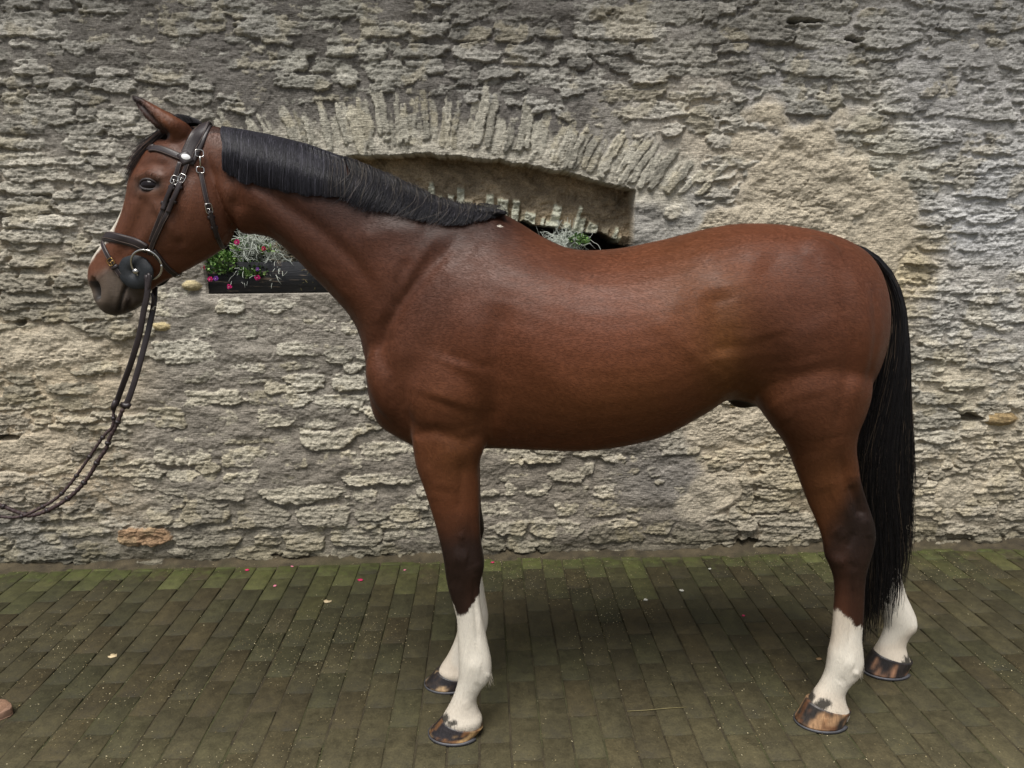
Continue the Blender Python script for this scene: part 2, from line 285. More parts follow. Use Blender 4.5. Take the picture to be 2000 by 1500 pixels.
# ---- stones
HS = np.full(GX.shape, -.05, np.float32); TONE = np.zeros_like(GX); RGBW = np.zeros_like(GX); RGB = np.zeros_like(SC); VOUS = np.zeros_like(GX)
soft_ = (1-.5*centre)*(1-.25*smooth(1.8, 2.2, GZ))
layer = fbm(N2, GX*10, GZ*75, 3, .6)           # slaty bedding
lay2 = fbm(N5, GX*5+GZ*9, GZ*38, 3, .6)
pit = fbm(N1, GX*48, GZ*60, 3, .65)
for s in stones:
    k_ = s.get('kind', ''); m = .05; a, b = s['a']+(.004 if k_ in ('pebble', 'vous') else .013), s['b']+(.004 if k_ in ('pebble', 'vous') else .011); R = max(a, b)+m if abs(s['ang']) > .2 else None
    ex = (R or a+m); ez = (R or b+m)
    i0, i1 = np.searchsorted(wz, [s['cz']-ez, s['cz']+ez]); j0, j1 = np.searchsorted(wx, [s['cx']-ex, s['cx']+ex])
    if i1 <= i0 or j1 <= j0: continue
    sl = (slice(i0, i1), slice(j0, j1)); k = s.get('kind', '')
    wf = .35 if k == 'pebble' else (.5 if k == 'vous' else 1.0)
    dx = GX[sl]-s['cx']+warpx[sl]*wf; dz = GZ[sl]-s['cz']+warpz[sl]*wf
    ca, sa = math.cos(s['ang']), math.sin(s['ang']); uu = dx*ca+dz*sa; vv = -dx*sa+dz*ca
    if k == 'vous': uu = uu + warpx[sl]*.2
    n = 2.1 if k == 'pebble' else (3. if k == 'vous' else rs.choice([2.6, 3.4, 5.]))
    tap = 1+ (rs.uniform(-.25, .25) if k not in ('pebble', 'vous') else 0)*np.clip(uu/a, -1, 1)
    d = 1-(np.abs(uu/a)**n+np.abs(vv/(b*tap))**n)**(1/n); dm = d*min(a, b)+(0 if k == 'pebble' else edgen[sl]*(.6 if k == 'vous' else 1))
    p = s.get('p', rs.uniform(.014, .031))
    if k == 'pebble': h = -.01+(p+.024)*np.sqrt(np.clip(d*1.6, 0, 1)); 
    else:
        h = -.05+(p+.05)*smooth(-.002, .0075, dm)
        if k == 'vous': h = h+.007*fbm(N2, uu*60+GX[sl]*20, vv*12, 3)+.003*pit[sl] - .012*smooth(.3, 1, vv/b)
        else:
            tilt = rs.uniform(.2, .9)*.012
            h = h - tilt*np.clip(vv/b, -1, 1)*soft_[sl] + ((.0082*layer[sl]+.0095*lay2[sl]-.0062*crk[sl])*soft_[sl] + .009*pit[sl])*smooth(0, .010, dm)
            h = h + rs.uniform(-.008, .008)*np.clip(uu/a, -1, 1)
    up = h > HS[sl]
    HS[sl] = np.where(up, h, HS[sl]); t = rs.normal(0, .13)
    TONE[sl] = np.where(up, t, TONE[sl]); VOUS[sl] = np.where(up, 1.0 if k == 'vous' else 0.0, VOUS[sl])
    RGBW[sl] = np.where(up, 1.0 if 'rgb' in s else 0.0, RGBW[sl])
    if 'rgb' in s: RGB[sl] = np.where(up[..., None], s2l(s['rgb']), RGB[sl])
HS = HS*(1-plaster*.9)+(-.02)*plaster*.9
# arch ring: pale rough mortar low between the voussoirs, smeared grey mortar high up
nearint = (GZ-int_z(GX)); inarch = (GX > xl-.16)*(GX < xr+.30)
ring = (smooth(xl-.20, xl-.10, GX+.12*fbm(N1, GX*6, GZ*6, 3))*(1-smooth(xr+.24, xr+.36, GX+.12*fbm(N1, GX*6, GZ*6, 3))))*smooth(-.10, -.03, nearint+.12*(np.clip(GX-xr, 0, .3)+np.clip(xl-GX, 0, .2))*0+.08*fbm(N3, GX*8, GZ*8, 3))*(1-smooth(.26, .38, nearint+.10*fbm(N4, GX*4, GZ*4, 3)))
hm = hm*(1-ring)+ring*(.010+.016*fbm(N3, GX*22, GZ*10, 4)+.004*fine+.012*smooth(.20, .38, nearint+.12*fbm(N5, GX*7, GZ*7, 3)))
arch_pale = ring*(1-smooth(.06, .17, nearint+.08*fbm(N2, GX*8, GZ*8, 3)))
MC = MC*(1-arch_pale[..., None])+s2l((206, 200, 184))*1.1*arch_pale[..., None]
SC = SC*(1-.75*VOUS[..., None])+.75*s2l((204, 199, 182))*VOUS[..., None]
H = np.maximum(HS, hm); isst = smooth(-.0015, .0035, HS-hm+.004*pit)
# ---- the niche under the arch
ragged = .012*fbm(N1, GX*24, GZ*3, 4)
zlow = np.interp(GX, [xl, WP(700, 420)[0], WP(850, 395)[0], WP(1000, 430)[0], WP(1100, 452)[0], WP(1180, 466)[0], WP(1215, 486)[0], xr], [WP(0, 452)[1], WP(0, 430)[1], WP(0, 425)[1], WP(0, 440)[1], WP(0, 455)[1], WP(0, 468)[1], WP(0, 488)[1], WP(0, 489)[1]]) + .022*fbm(N3, GX*16, GZ*2, 3) 
inside = (GX > xl+ragged*.4)*(GX < xr+ragged*.25)*(GZ < int_z(GX)+ragged)*(GZ > zs)
back = -.17 + .03*fbm(N4, GX*6, GZ*9, 4)+.010*fbm(N5, GX*25, GZ*25, 4) + .05*smooth(.02, -.16, nearint)
vb = np.zeros_like(GX); x = xl
while x < xr:                                   # second, inner ring of upright stones, every one different
    w = rs.uniform(.018, .06); top = rs.uniform(-.24, -.13); lean = -.35*(x-xm)/(xr-xm); pv = rs.uniform(.3, 1.2)
    dd = 1-(np.abs((GX-x+lean*(GZ-1.75)+warpx*.5)/(w*.5))**3); vb = np.maximum(vb, pv*smooth(0, .35, dd+edgen*20)*smooth(top+.02, top-.01, nearint+edgen))
    x += w*rs.uniform(1.0, 1.5)
back = back + .045*vb + .026*fbm(N2, GX*12, GZ*14, 5, .65) - .010*crk
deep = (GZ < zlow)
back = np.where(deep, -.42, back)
H = np.where(inside, back, np.where(H > 0, H*.86, H))
inn = inside[..., None]
nb = fbm(N1, GX*14, GZ*14, 4)
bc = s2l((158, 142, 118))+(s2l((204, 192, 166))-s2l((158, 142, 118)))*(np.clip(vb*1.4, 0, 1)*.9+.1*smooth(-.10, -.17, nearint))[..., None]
COL = SC*(1+TONE[..., None]*1.2)*(1+.16*centre[..., None])
COL = COL*(1-RGBW[..., None])+RGB*RGBW[..., None]
# lichen and bare faces
COL = COL*(1-.36*np.clip(crk, 0, 1)[..., None])
li = smooth(.05, .22, fbm(N2, GX*26, GZ*34, 4, .6)); COL = COL*(1-.20*li[..., None])
li2 = smooth(.12, .25, fbm(N5, GX*7, GZ*8, 4)); COL = COL*(1-li2[..., None]*.25)+li2[..., None]*.25*s2l((190, 176, 140))
MCv = MC*(1-.10*centre[..., None])*(1+.35*fbm(N4, GX*11, GZ*11, 4)[..., None])
pc = s2l((198, 187, 166))*1.05*(1+.5*fbm(N3, GX*10, GZ*10, 4)[..., None])
MCv = MCv*(1-plaster[..., None])+pc*plaster[..., None]
COL = COL*isst[..., None]*1.02+MCv*(1-isst[..., None])*1.10
COL = COL*np.minimum(1, .60/np.maximum(COL.max(-1, keepdims=True), 1e-4))
# damp, mossy foot of the wall
foot = (1-smooth(.0, .16, GZ+.05*fbm(N2, GX*5, GZ*5, 3)))[..., None]
COL = COL*(1-foot*.45)+foot*.45*s2l((82, 78, 56))
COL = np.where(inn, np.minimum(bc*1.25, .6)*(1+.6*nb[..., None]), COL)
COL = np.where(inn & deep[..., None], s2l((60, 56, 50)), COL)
# holes
for (px, py, rx, ry, dp) in ((1893, 812, 28, 9, .14), (12, 856, 34, 7, .12), (1460, 1056, 26, 9, .12), (545, 1089, 14, 3, .05), (195, 815, 0.1, .1, 0), (50, 632, 12, 5, .05), (1665, 78, 16, 6, .1), (1575, 46, 34, 6, .08)):
    if not dp: continue
    c = WP(px, py); d = ((GX-c[0]+warpx*1.5)/(rx*S0))**2+((GZ-c[1]+warpz*2)/(ry*S0))**2
    H = H - dp*(1-smooth(.6, 1.1, d))
H = H + .0026*fbm(N5, GX*110, GZ*120, 2)
H = np.clip(H, -.5, .09)
nz_, nx_ = GX.shape
V = np.stack([GX, YW-H, GZ], -1).reshape(-1, 3)
idx = np.arange(nz_*nx_).reshape(nz_, nx_)
Q = np.stack([idx[:-1, :-1], idx[:-1, 1:], idx[1:, 1:], idx[1:, :-1]], -1).reshape(-1, 4)
mb = MatB("rubble_stone"); a = mb.attr()
n1 = mb.noise(120, 7, .75); n2 = mb.noise(14, 5, .6); n3 = mb.noise(30, 5, .7, stretch=(1, 1, 5))
f = mb.ramp(n1.outputs[0], [(.33, .58), (.67, 1.38)]); f2 = mb.ramp(n2.outputs[0], [(.3, .84), (.7, 1.12)]); f3 = mb.ramp(n3.outputs[0], [(.3, .84), (.7, 1.12)])
c = mb.mix(1.0, a.outputs["Color"], f, 'MULTIPLY'); c = mb.mix(1.0, c, f2, 'MULTIPLY'); c = mb.mix(1.0, c, f3, 'MULTIPLY')
mb.l(c, mb.b.inputs["Base Color"]); mb.b.inputs["Roughness"].default_value = .93; mb.b.inputs["Specular IOR Level"].default_value = .2
h = mb.math('ADD', mb.math('MULTIPLY', n1.outputs[0], .5), n3.outputs[0]); mb.bump(h, .009, 1.0)
wall = mesh_np("stone_wall", V, Q, mb.m, COL.reshape(-1, 3))
tag(wall, "old rubble stone wall with grey mortar and a low stone arch behind the horse", "wall")
# ================================================================== ground
G1, G2, G3 = VN(31), VN(32), VN(33)
# wide base sheet
gm = simple_mat("packed_earth", (92, 86, 66), .95, nscale=3, bump=.01, bscale=60)
V = [(-40, -40, -.03), (40, -40, -.03), (40, YW+12, -.03), (-40, YW+12, -.03)]
g = mesh_np("ground", V, [[0, 1, 2, 3]], gm, smooth_=False); tag(g, "packed earth spreading out under the brick paving", "ground", kind='structure')
# joints and the dirt along the wall foot
jx = np.arange(-4.6, 4.8, .02); jy = np.concatenate([np.arange(-.6, 2.9, .02), np.arange(2.9, YW+.12, .006)]); JX, JY = np.meshgrid(jx, jy)
sandh = -.0105 + .0072*smooth(3.0, 2.0, JY+.3*fbm(G1, JX*2, JY*2, 3)) + .003*fbm(G2, JX*25, JY*25, 3)
dirt = smooth(YW-.13, YW-.02, JY+.05*fbm(G3, JX*4, JY*2, 4)); sandh = sandh + dirt*(.016+.02*fbm(G1, JX*12, JY*14, 4)) + .05*smooth(YW-.05, YW+.05, JY)*dirt
jc = s2l((62, 55, 38))*(1+.8*fbm(G2, JX*40, JY*40, 3)[..., None]); dc = s2l((70, 62, 46))*(1+.9*fbm(G1, JX*30, JY*30, 4)[..., None])
mossw = smooth(-.1, .2, fbm(G3, JX*6, JY*6, 3))[..., None]
jc = jc*(1-.4*mossw)+.4*mossw*s2l((66, 74, 34))
jc = jc*(1-dirt[..., None])+dc*dirt[..., None]
idx = np.arange(JX.size).reshape(JX.shape); Q = np.stack([idx[:-1, :-1], idx[:-1, 1:], idx[1:, 1:], idx[1:, :-1]], -1).reshape(-1, 4)
mb = MatB("joint_sand"); a = mb.attr(); n1 = mb.noise(260, 5, .7); mb.l(mb.mix(1.0, a.outputs[0], mb.ramp(n1.outputs[0], [(.3, .5), (.7, 1.6)]), 'MULTIPLY'), mb.b.inputs["Base Color"])
mb.b.inputs["Roughness"].default_value = .95; mb.bump(n1.outputs[0], .004)
jo = mesh_np("joint_sand", np.stack([JX, JY, sandh], -1).reshape(-1, 3), Q, mb.m, jc.reshape(-1, 3)); tag(jo, "sandy soil between the paving bricks and heaped along the foot of the wall", "sand", kind='structure')
# bricks
BWX, BLY = .1026, .2035; x0 = on_g(978.7, 1082)[0]
Vb, Fb, Cb = [], [], []; rb = np.random.RandomState(8)
def brick(xa, xb, ya, yb, tx, ty, zt, col):
    k = len(Vb); ch = .0028; 
    for zz, ins in ((-.03, 0), (-ch, 0), (0, ch)):
        for (x, y) in ((xa+ins, ya+ins), (xb-ins, ya+ins), (xb-ins, yb-ins), (xa+ins, yb-ins)):
            Vb.append((x, y, zz+zt+(x-(xa+xb)/2)*tx+(y-(ya+yb)/2)*ty)); Cb.append(col)
    for r_ in (0, 4):
        for i in range(4): Fb.append((k+r_+i, k+r_+(i+1) % 4, k+r_+4+(i+1) % 4, k+r_+4+i))
    Fb.append((k+8, k+9, k+10, k+11))
for ci in range(-45, 47):
    xa = x0+ci*BWX+float(fbm(G1, np.array(ci*.3), np.array(2.), 2))*.008; off = (ci % 2)*BLY/2+rb.uniform(-.012, .012)
    y = -.6-off
    # near bricks run all the way to the wall, the last one is cut
    end = YW-.055+.03*float(fbm(G2, np.array(ci*.25), np.array(5.), 3))
    rowj = YW-.0-off; ys = []
    yy = end+rb.uniform(0, .12) if False else end
    first = rb.uniform(.05, .2) if ci % 2 else rb.uniform(.09, BLY)
    first = (BLY*.62 if ci % 2 else BLY*.12)+.0+rb.uniform(-.012, .012)
    if first < .045: first += .0
    segs = [(yy-first, yy)]; yy -= first
    while yy > -.6: segs.append((yy-BLY, yy)); yy -= BLY
    for (ya, yb) in segs:
        d = YW-(ya+yb)/2
        green = float(smooth(.42, .04, np.array(d+rb.normal(0, .14)))); 
        base = s2l((80, 76, 56)); v = rb.choice([0, 1, 2, 3]); 
        if v == 1: base = s2l((82, 75, 54))
        if v == 2: base = s2l((76, 75, 54))
        moss = s2l((114, 122, 74)) if rb.rand() < .30 else s2l((92, 98, 60))
        col = base*(1-green*.62)+moss*green*.62; col = col*(1+rb.normal(0, .06))
        front = float(smooth(2.5, 1.7, np.array((ya+yb)/2))); col = col*np.array([.52, .495, .41]); col = col*(1-front*.55)+front*.55*s2l((92, 85, 62))*(1+rb.normal(0, .05))
        g_ = .0021; brick(xa+g_+rb.uniform(0, .0012), xa+BWX-g_-rb.uniform(0, .0012), ya+g_*.7, yb-g_*.7, rb.normal(0, .006), rb.normal(0, .0045), rb.normal(0, .0011), col)
mb = MatB("clinker_brick"); a = mb.attr(); n1 = mb.noise(130, 6, .7); n2 = mb.noise(7, 5, .6); n3 = mb.noise(28, 5, .65); n4 = mb.noise(420, 3, .6)
c = mb.mix(1.0, a.outputs[0], mb.ramp(n1.outputs[0], [(.3, .72), (.7, 1.3)]), 'MULTIPLY'); c = mb.mix(1.0, c, mb.ramp(n2.outputs[0], [(.3, .72), (.7, 1.25)]), 'MULTIPLY')
c = mb.mix(1.0, c, mb.ramp(n3.outputs[0], [(.3, .8), (.75, 1.3)]), 'MULTIPLY')
# dusty film that gets stronger on the trodden part
c = mb.mix(mb.ramp(n4.outputs[0], [(.60, 0.0), (.76, .30)]), c, tuple(s2l((112, 102, 74))))
tcy = mb.n("ShaderNodeTexCoord"); sy = mb.n("ShaderNodeSeparateXYZ"); mb.l(tcy.outputs["Object"], sy.inputs[0]); ms = mb.noise(22, 6, .75)
mk = mb.math('ADD', mb.math('MULTIPLY', mb.math('SUBTRACT', sy.outputs[1], YW-.30), 1.0), ms.outputs[0])   # algae in patches, thicker towards the wall
c = mb.mix(mb.ramp(mk, [(.62, 0.0), (.86, .62)]), c, tuple(s2l((84, 94, 44))))
mb.l(c, mb.b.inputs["Base Color"]); mb.l(mb.ramp(n3.outputs[0], [(.35, .62), (.65, .86)]), mb.b.inputs["Roughness"]); mb.b.inputs["Specular IOR Level"].default_value = .35
mb.bump(mb.math('ADD', n1.outputs[0], mb.math('MULTIPLY', n3.outputs[0], 1.5)), .0025, .8)
pav = mesh_np("paving", Vb, Fb, mb.m, np.array(Cb), smooth_=False); tag(pav, "olive brown brick paving with green algae near the wall", "paving", kind='structure')
# grit and straw chips (uncountable)
def scatter(name, n, col, lab, cat, yr, s0, s1, dens, seed, flat=.25):
    r = np.random.RandomState(seed); Vs, Qs, Cs = [], [], []; k = 0; cnt = 0
    while cnt < n:
        x = r.uniform(-3, 3); y = r.uniform(*yr)
        if r.rand() > dens(x, y): continue
        cnt += 1
        L = r.uniform(s0, s1); W = L*r.uniform(.2, .7); t = r.uniform(0, math.pi); ca, sa = math.cos(t), math.sin(t); z = .0012+.0012*r.rand(); tz = r.uniform(-flat, flat)*L
        p = [(-L, -W*.5, 0), (L*.2, -W, 0), (L, W*.3, 0), (-L*.1, W, 0)]
        for (a_, b_, c_) in p: Vs.append((x+(a_*ca-b_*sa)/2, y+(a_*sa+b_*ca)/2, z+tz*a_/L+abs(tz)))
        for (a_, b_, c_) in p: Vs.append((x+(a_*ca-b_*sa)/2, y+(a_*sa+b_*ca)/2, z-.001+tz*a_/L+abs(tz)))
        Qs += [(k, k+1, k+2, k+3), (k+4, k+7, k+6, k+5)]+[(k+i, k+4+i, k+4+(i+1) % 4, k+(i+1) % 4) for i in range(4)]; k += 8
        cc = s2l(col[r.randint(len(col))])*r.uniform(.7, 1.1); Cs += [cc]*8
    m = MatB(name); at = m.attr(); m.l(at.outputs[0], m.b.inputs["Base Color"]); m.b.inputs["Roughness"].default_value = .85
    o = mesh_np(name, Vs, Qs, m.m, np.array(Cs), smooth_=False); tag(o, lab, cat, kind='stuff'); return o
def dens(x, y):
    v = float(fbm(G3, np.array(x*2.2), np.array(y*2.2), 3)); j = abs(((x-x0)/BWX) % 1-.5)*2
    return min(1, max(.03, .16+v*1.9+(.3 if j > .9 else 0)+.25*float(smooth(3.3, 3.42, np.array(y)))))
scatter("grit", 10500, [(166, 152, 112), (196, 184, 148), (130, 114, 76), (150, 138, 104)], "pale grit and straw chips strewn over the brick paving", "grit", (1.25, YW-.01), .0018, .0066, dens, 3)
# single leaves, petals and chips that can be told apart
def flake(name, px, py, w, col, lab, cat, group, seed):
    r = random.Random(seed); p = on_g(px, py, .004); n = 9; t = r.uniform(0, 6.28)
    pts = []
    for i in range(n):
        a_ = i/n*6.283; rr = w*.5*r.uniform(.55, 1.1)*(1 if i % 3 else .8)
        pts.append((p[0]+math.cos(a_+t)*rr*1.25, p[1]+math.sin(a_+t)*rr*.85))
    V = [(p[0], p[1], .006)]+[(x, y, .004+r.uniform(0, w*.22)) for x, y in pts]+[(x, y, .0025) for x, y in pts]
    T = [(0, 1+i, 1+(i+1) % n) for i in range(n)]; Q = [(1+i, 1+n+i, 1+n+(i+1) % n, 1+(i+1) % n) for i in range(n)]
    m = bpy.data.materials.get(name+"_"+cat) or simple_mat(name+"_"+cat, col, .6)
    o = mesh_np(name, V, Q, m, tris=T, smooth_=False); tag(o, lab, cat, group)
for i, (px, py, w, lab) in enumerate([(483, 1113, .022, "dark pink petal lying on mossy brick far left near the wall"), (537, 1144, .018, "pink and white petal lying on dark brick left of the middle"), (571, 1106, .014, "pale pink petal lying right at the foot of the wall"), (704, 1133, .026, "bright magenta petal lying on green brick left of the front legs"), (790, 1113, .014, "small pale pink petal close to the wall beside the front legs"), (962, 1098, .016, "small red pink petal just behind the front leg near the wall"), (1452, 1202, .014, "small crimson petal lying midway between front and hind legs")]):
    flake("petal", px, py, w, (196, 40, 92) if i in (0, 3, 5, 6) else (216, 128, 148), lab, "petal" if i in (0, 3, 5, 6) else "pale petal", "petals dropped on the paving", i)
for i, (px, py, w, col, lab) in enumerate([(640, 1175, .030, (206, 186, 148), "pale tan curled leaf on dark brick left of the front legs"), (221, 1281, .034, (214, 204, 172), "pale torn leaf lying alone on the paving at the left")]):
    flake("dry_leaf", px, py, w, col, lab, "leaf", "dry leaves on the paving", 20+i)
for i, (px, py, w, lab) in enumerate([(1331, 1153, .022, "grey white stone chip, largest of the three behind the front legs"), (1261, 1171, .020, "white jagged chip nearest the camera of the three in mid paving"), (1386, 1111, .016, "pale round chip closest to the wall of the three in mid paving"), (1600, 1287, .02, "brown crumbly chip in front of the near hind leg")]):
    flake("stone_chip", px, py, w, (205, 203, 190) if i < 3 else (140, 112, 78), lab, "chip" if i < 3 else "brown chip", "chips on the paving", 40+i)
def tube(pts, rad, sides=6):
    P = np.array(pts, float); n = len(P); V, Q = [], []; rad = np.broadcast_to(rad, (n,))
    T = np.gradient(P, axis=0); T /= np.linalg.norm(T, axis=1)[:, None]+1e-9
    ref = np.array([0, 0, 1.]) if abs(T[0][2]) < .9 else np.array([0, 1., 0])
    for i in range(n):
        a_ = np.cross(T[i], ref); a_ /= np.linalg.norm(a_)+1e-9; b_ = np.cross(T[i], a_); ref = np.cross(a_, T[i])
        for k in range(sides):
            t = k/sides*6.28318; V.append(P[i]+rad[i]*(math.cos(t)*a_+math.sin(t)*b_))
    for i in range(n-1):
        for k in range(sides): Q.append((i*sides+k, i*sides+(k+1) % sides, (i+1)*sides+(k+1) % sides, (i+1)*sides+k))
    V.append(P[0]); V.append(P[-1]); T3 = [(len(V)-2, (k+1) % sides, k) for k in range(sides)]+[(len(V)-1, (n-1)*sides+k, (n-1)*sides+(k+1) % sides) for k in range(sides)]
    return V, Q, T3
class Acc:                                      # collects pieces that form one part
    def __init__(s): s.V, s.Q, s.T = [], [], []
    def add(s, V, Q=(), T=()):
        k = len(s.V); s.V += [tuple(v) for v in V]; s.Q += [tuple(k+i for i in q) for q in Q]; s.T += [tuple(k+i for i in t) for t in T]; return s
    def build(s, name, mat, parent=None, smooth_=True, col=None): return mesh_np(name, s.V, s.Q if s.Q else None, mat, col, parent, smooth_, tris=s.T if s.T else None)
straw = [on_g(1225, 1389, .004), on_g(1262, 1387, .006), on_g(1300, 1383.5, .005), on_g(1341, 1381, .003)]
tag(Acc().add(*tube(straw, .0013, 5)).build("straw_stalk", simple_mat("straw", (126, 116, 78), .7)), "thin pale straw stalk lying on the paving between front and hind legs", "straw")
# ================================================================== unseen roof eaves above the wall, put in to shade the top courses
ea = Acc()
def boxv(x0_, x1_, y0_, y1_, z0_, z1_):
    V = [(x0_, y0_, z0_), (x1_, y0_, z0_), (x1_, y1_, z0_), (x0_, y1_, z0_), (x0_, y0_, z1_), (x1_, y0_, z1_), (x1_, y1_, z1_), (x0_, y1_, z1_)]
    return V, [(0, 3, 2, 1), (4, 5, 6, 7), (0, 1, 5, 4), (1, 2, 6, 5), (2, 3, 7, 6), (3, 0, 4, 7)]
wood = simple_mat("weathered_wood", (86, 72, 58), .85, nscale=12)
er = empty("unseen_eaves", (0, YW, 3.45)); tag(er, "unseen wooden roof eaves added above the stone wall to shade its top courses", "eaves")
for i in range(5): Acc().add(*boxv(-5, 5, YW-.28+i*.065, YW-.28+i*.065+.062, 3.46, 3.485)).build("soffit_board", wood, er, False)
Acc().add(*boxv(-5, 5, YW-.32, YW-.285, 3.40, 3.56)).build("fascia", wood, er, False)
# ================================================================== horse
YNF, YFF = 2.115, 2.385                         # planes of the near and far legs
def cr(P, n):                                  # Catmull-Rom through rows of P
    P = np.asarray(P, float); out = []
    E = np.vstack([2*P[0]-P[1], P, 2*P[-1]-P[-2]])
    for i in range(len(P)-1):
        p0, p1, p2, p3 = E[i:i+4]
        for t in np.linspace(0, 1, n, endpoint=False):
            out.append(.5*((2*p1)+(-p0+p2)*t+(2*p0-5*p1+4*p2-p3)*t*t+(-p0+3*p1-3*p2+p3)*t**3))
    out.append(P[-1]); return np.array(out)
def loft(acc, rows, n=6, sides=28, shift=(0, 0), pt=1.0, pb=1.0):
    """rows: Ax,Az,Bx,Bz, yc, w, ptop, pbot  (world metres) -> closed tube"""
    R = cr(rows, n); V, Q, T = [], [], []
    for k, (ax_, az_, bx_, bz_, yc, w, p1, p2) in enumerate(R):
        for s in range(sides):
            t = s/sides*2*math.pi; c, sn = math.cos(t), math.sin(t)
            e = p1 if c > 0 else p2; wy = w*math.copysign(abs(sn)**e, sn)
            V.append(((ax_+bx_)/2+(ax_-bx_)/2*c, yc-wy, (az_+bz_)/2+(az_-bz_)/2*c))
    m = len(R)
    for i in range(m-1):
        for s in range(sides): Q.append((i*sides+s, i*sides+(s+1) % sides, (i+1)*sides+(s+1) % sides, (i+1)*sides+s))
    c0 = np.mean(V[:sides], 0); c1 = np.mean(V[-sides:], 0); k = len(V); V += [tuple(c0), tuple(c1)]
    T = [(k, (s+1) % sides, s) for s in range(sides)]+[(k+1, (m-1)*sides+s, (m-1)*sides+(s+1) % sides) for s in range(sides)]
    acc.add(V, Q, T)
def rowsY(L, Y, p=(1, 1)):
    out = []
    for r_ in L:
        ax_, ay_, bx_, by_, w = r_[:5]; dy = r_[5] if len(r_) > 5 else 0; pp = r_[6:8] if len(r_) > 7 else p
        A = xz(ax_, ay_, Y); B = xz(bx_, by_, Y); out.append((A[0], A[1], B[0], B[1], Y+dy, w, *pp))
    return out
torso = rowsY([
 (716, 660, 722, 770, .055), (738, 610, 738, 822, .115), (775, 560, 772, 848, .165), (830, 490, 826, 872, .205, 0, 1.2, 1.0), (890, 432, 890, 876, .232, 0, 1.45, .95),
 (950, 407, 950, 871, .250, 0, 1.7, .92), (1000, 425, 1005, 871, .268, 0, 1.6, .92), (1060, 462, 1065, 872, .290, 0, 1.35, .92), (1120, 486, 1125, 872, .305, 0, 1.15, .92), (1200, 486, 1200, 864, .315, 0, 1.1, .95),
 (1290, 469, 1280, 845, .312, 0, 1.1, 1), (1370, 449, 1355, 806, .295, 0, 1.15, 1), (1440, 437, 1415, 778, .275, 0, 1.1, 1.1), (1520, 438, 1500, 800, .275, 0, 1.05, 1), (1590, 449, 1575, 810, .265, 0, 1.05, 1),
 (1640, 464, 1630, 800, .235, 0, 1.05, 1), (1684, 491, 1664, 772, .175), (1708, 532, 1690, 732, .12), (1726, 582, 1710, 680, .05)], YC)
neck = rowsY([
 (398, 243, 440, 400, .060, 0, 1.2, 1), (440, 250, 470, 452, .078, 0, 1.35, 1), (490, 262, 500, 458, .082, 0, 1.45, 1), (540, 272, 535, 468, .085, 0, 1.45, 1), (600, 288, 575, 502, .092, 0, 1.45, 1), (670, 313, 612, 540, .102, 0, 1.45, 1),
 (740, 341, 648, 576, .118, 0, 1.4, 1), (810, 373, 682, 614, .140, 0, 1.35, 1), (870, 396, 702, 650, .160, 0, 1.3, 1), (920, 406, 714, 700, .175, 0, 1.3, 1), (960, 412, 735, 780, .185, 0, 1.3, 1)], YC)
head = rowsY([
 (352, 248, 418, 268, .050, 0, 1.1, 1), (305, 280, 447, 330, .082, 0, .85, 1), (275, 315, 459, 390, .098, 0, .8, 1.1), (258, 350, 462, 430, .103, 0, .8, 1.2), (251, 382, 452, 468, .098, 0, .85, 1.25), (241, 412, 423, 495, .088, 0, .9, 1.25),
 (225, 440, 385, 517, .074, 0, .95, 1.2), (211, 458, 350, 536, .062, 0, 1, 1.1), (196, 482, 322, 549, .054, 0, 1, 1), (181, 505, 300, 563, .052), (174, 532, 287, 578, .055), (178, 557, 279, 592, .054, 0, .9, .9), (187, 581, 264, 604, .049, 0, .9, .9), (197, 600, 246, 612, .036, 0, .9, .9), (208, 611, 228, 616, .018)], YC)
nfleg = [
 (770, 640, 960, 640, .085, .045), (785, 730, 980, 740, .098, .02), (798, 800, 972, 810, .095, .01), (806, 868, 950, 866, .082, 0), (812, 908, 937, 905, .070), (827, 950, 937, 945, .061),
 (841, 993, 937, 993, .053), (852, 1030, 938, 1030, .047), (860, 1062, 940, 1058, .046), (866, 1090, 945, 1088, .048), (869, 1112, 945, 1110, .046), (872, 1132, 940, 1130, .040), (877, 1155, 937, 1150, .034), (885, 1180, 938, 1178, .0305), (892, 1208, 943, 1206, .0295),
 (894, 1240, 949, 1238, .0300), (895, 1265, 954, 1262, .033), (896, 1288, 959, 1286, .038), (896, 1308, 960, 1308, .040), (895, 1326, 955, 1326, .038), (889, 1350, 940, 1345, .033), (879, 1374, 931, 1364, .034), (869, 1392, 934, 1384, .041), (864, 1403, 942, 1402, .050), (868, 1414, 938, 1418, .044)]
nhleg = [
 (1455, 560, 1680, 590, .120, .09), (1458, 660, 1692, 680, .150, .05), (1466, 740, 1698, 745, .143, .012), (1480, 790, 1686, 795, .127, 0), (1510, 833, 1670, 835, .113), (1535, 868, 1666, 868, .096), (1550, 905, 1672, 900, .076), (1566, 948, 1677, 930, .064),
 (1580, 985, 1686, 960, .053), (1592, 1012, 1697, 992, .045), (1602, 1038, 1707, 1025, .041), (1608, 1062, 1708, 1052, .0435), (1612, 1086, 1701, 1080, .046), (1621, 1106, 1694, 1102, .043), (1629, 1130, 1689, 1128, .037), (1631, 1160, 1687, 1158, .033), (1629, 1190, 1686, 1188, .0315),
 (1627, 1220, 1684, 1218, .031), (1624, 1248, 1682, 1246, .033), (1619, 1272, 1684, 1270, .038), (1616, 1294, 1685, 1294, .041), (1612, 1314, 1678, 1316, .039), (1603, 1333, 1661, 1334, .034), (1593, 1348, 1650, 1352, .035), (1585, 1360, 1651, 1370, .043), (1580, 1370, 1657, 1387, .050), (1582, 1382, 1654, 1402, .045)]
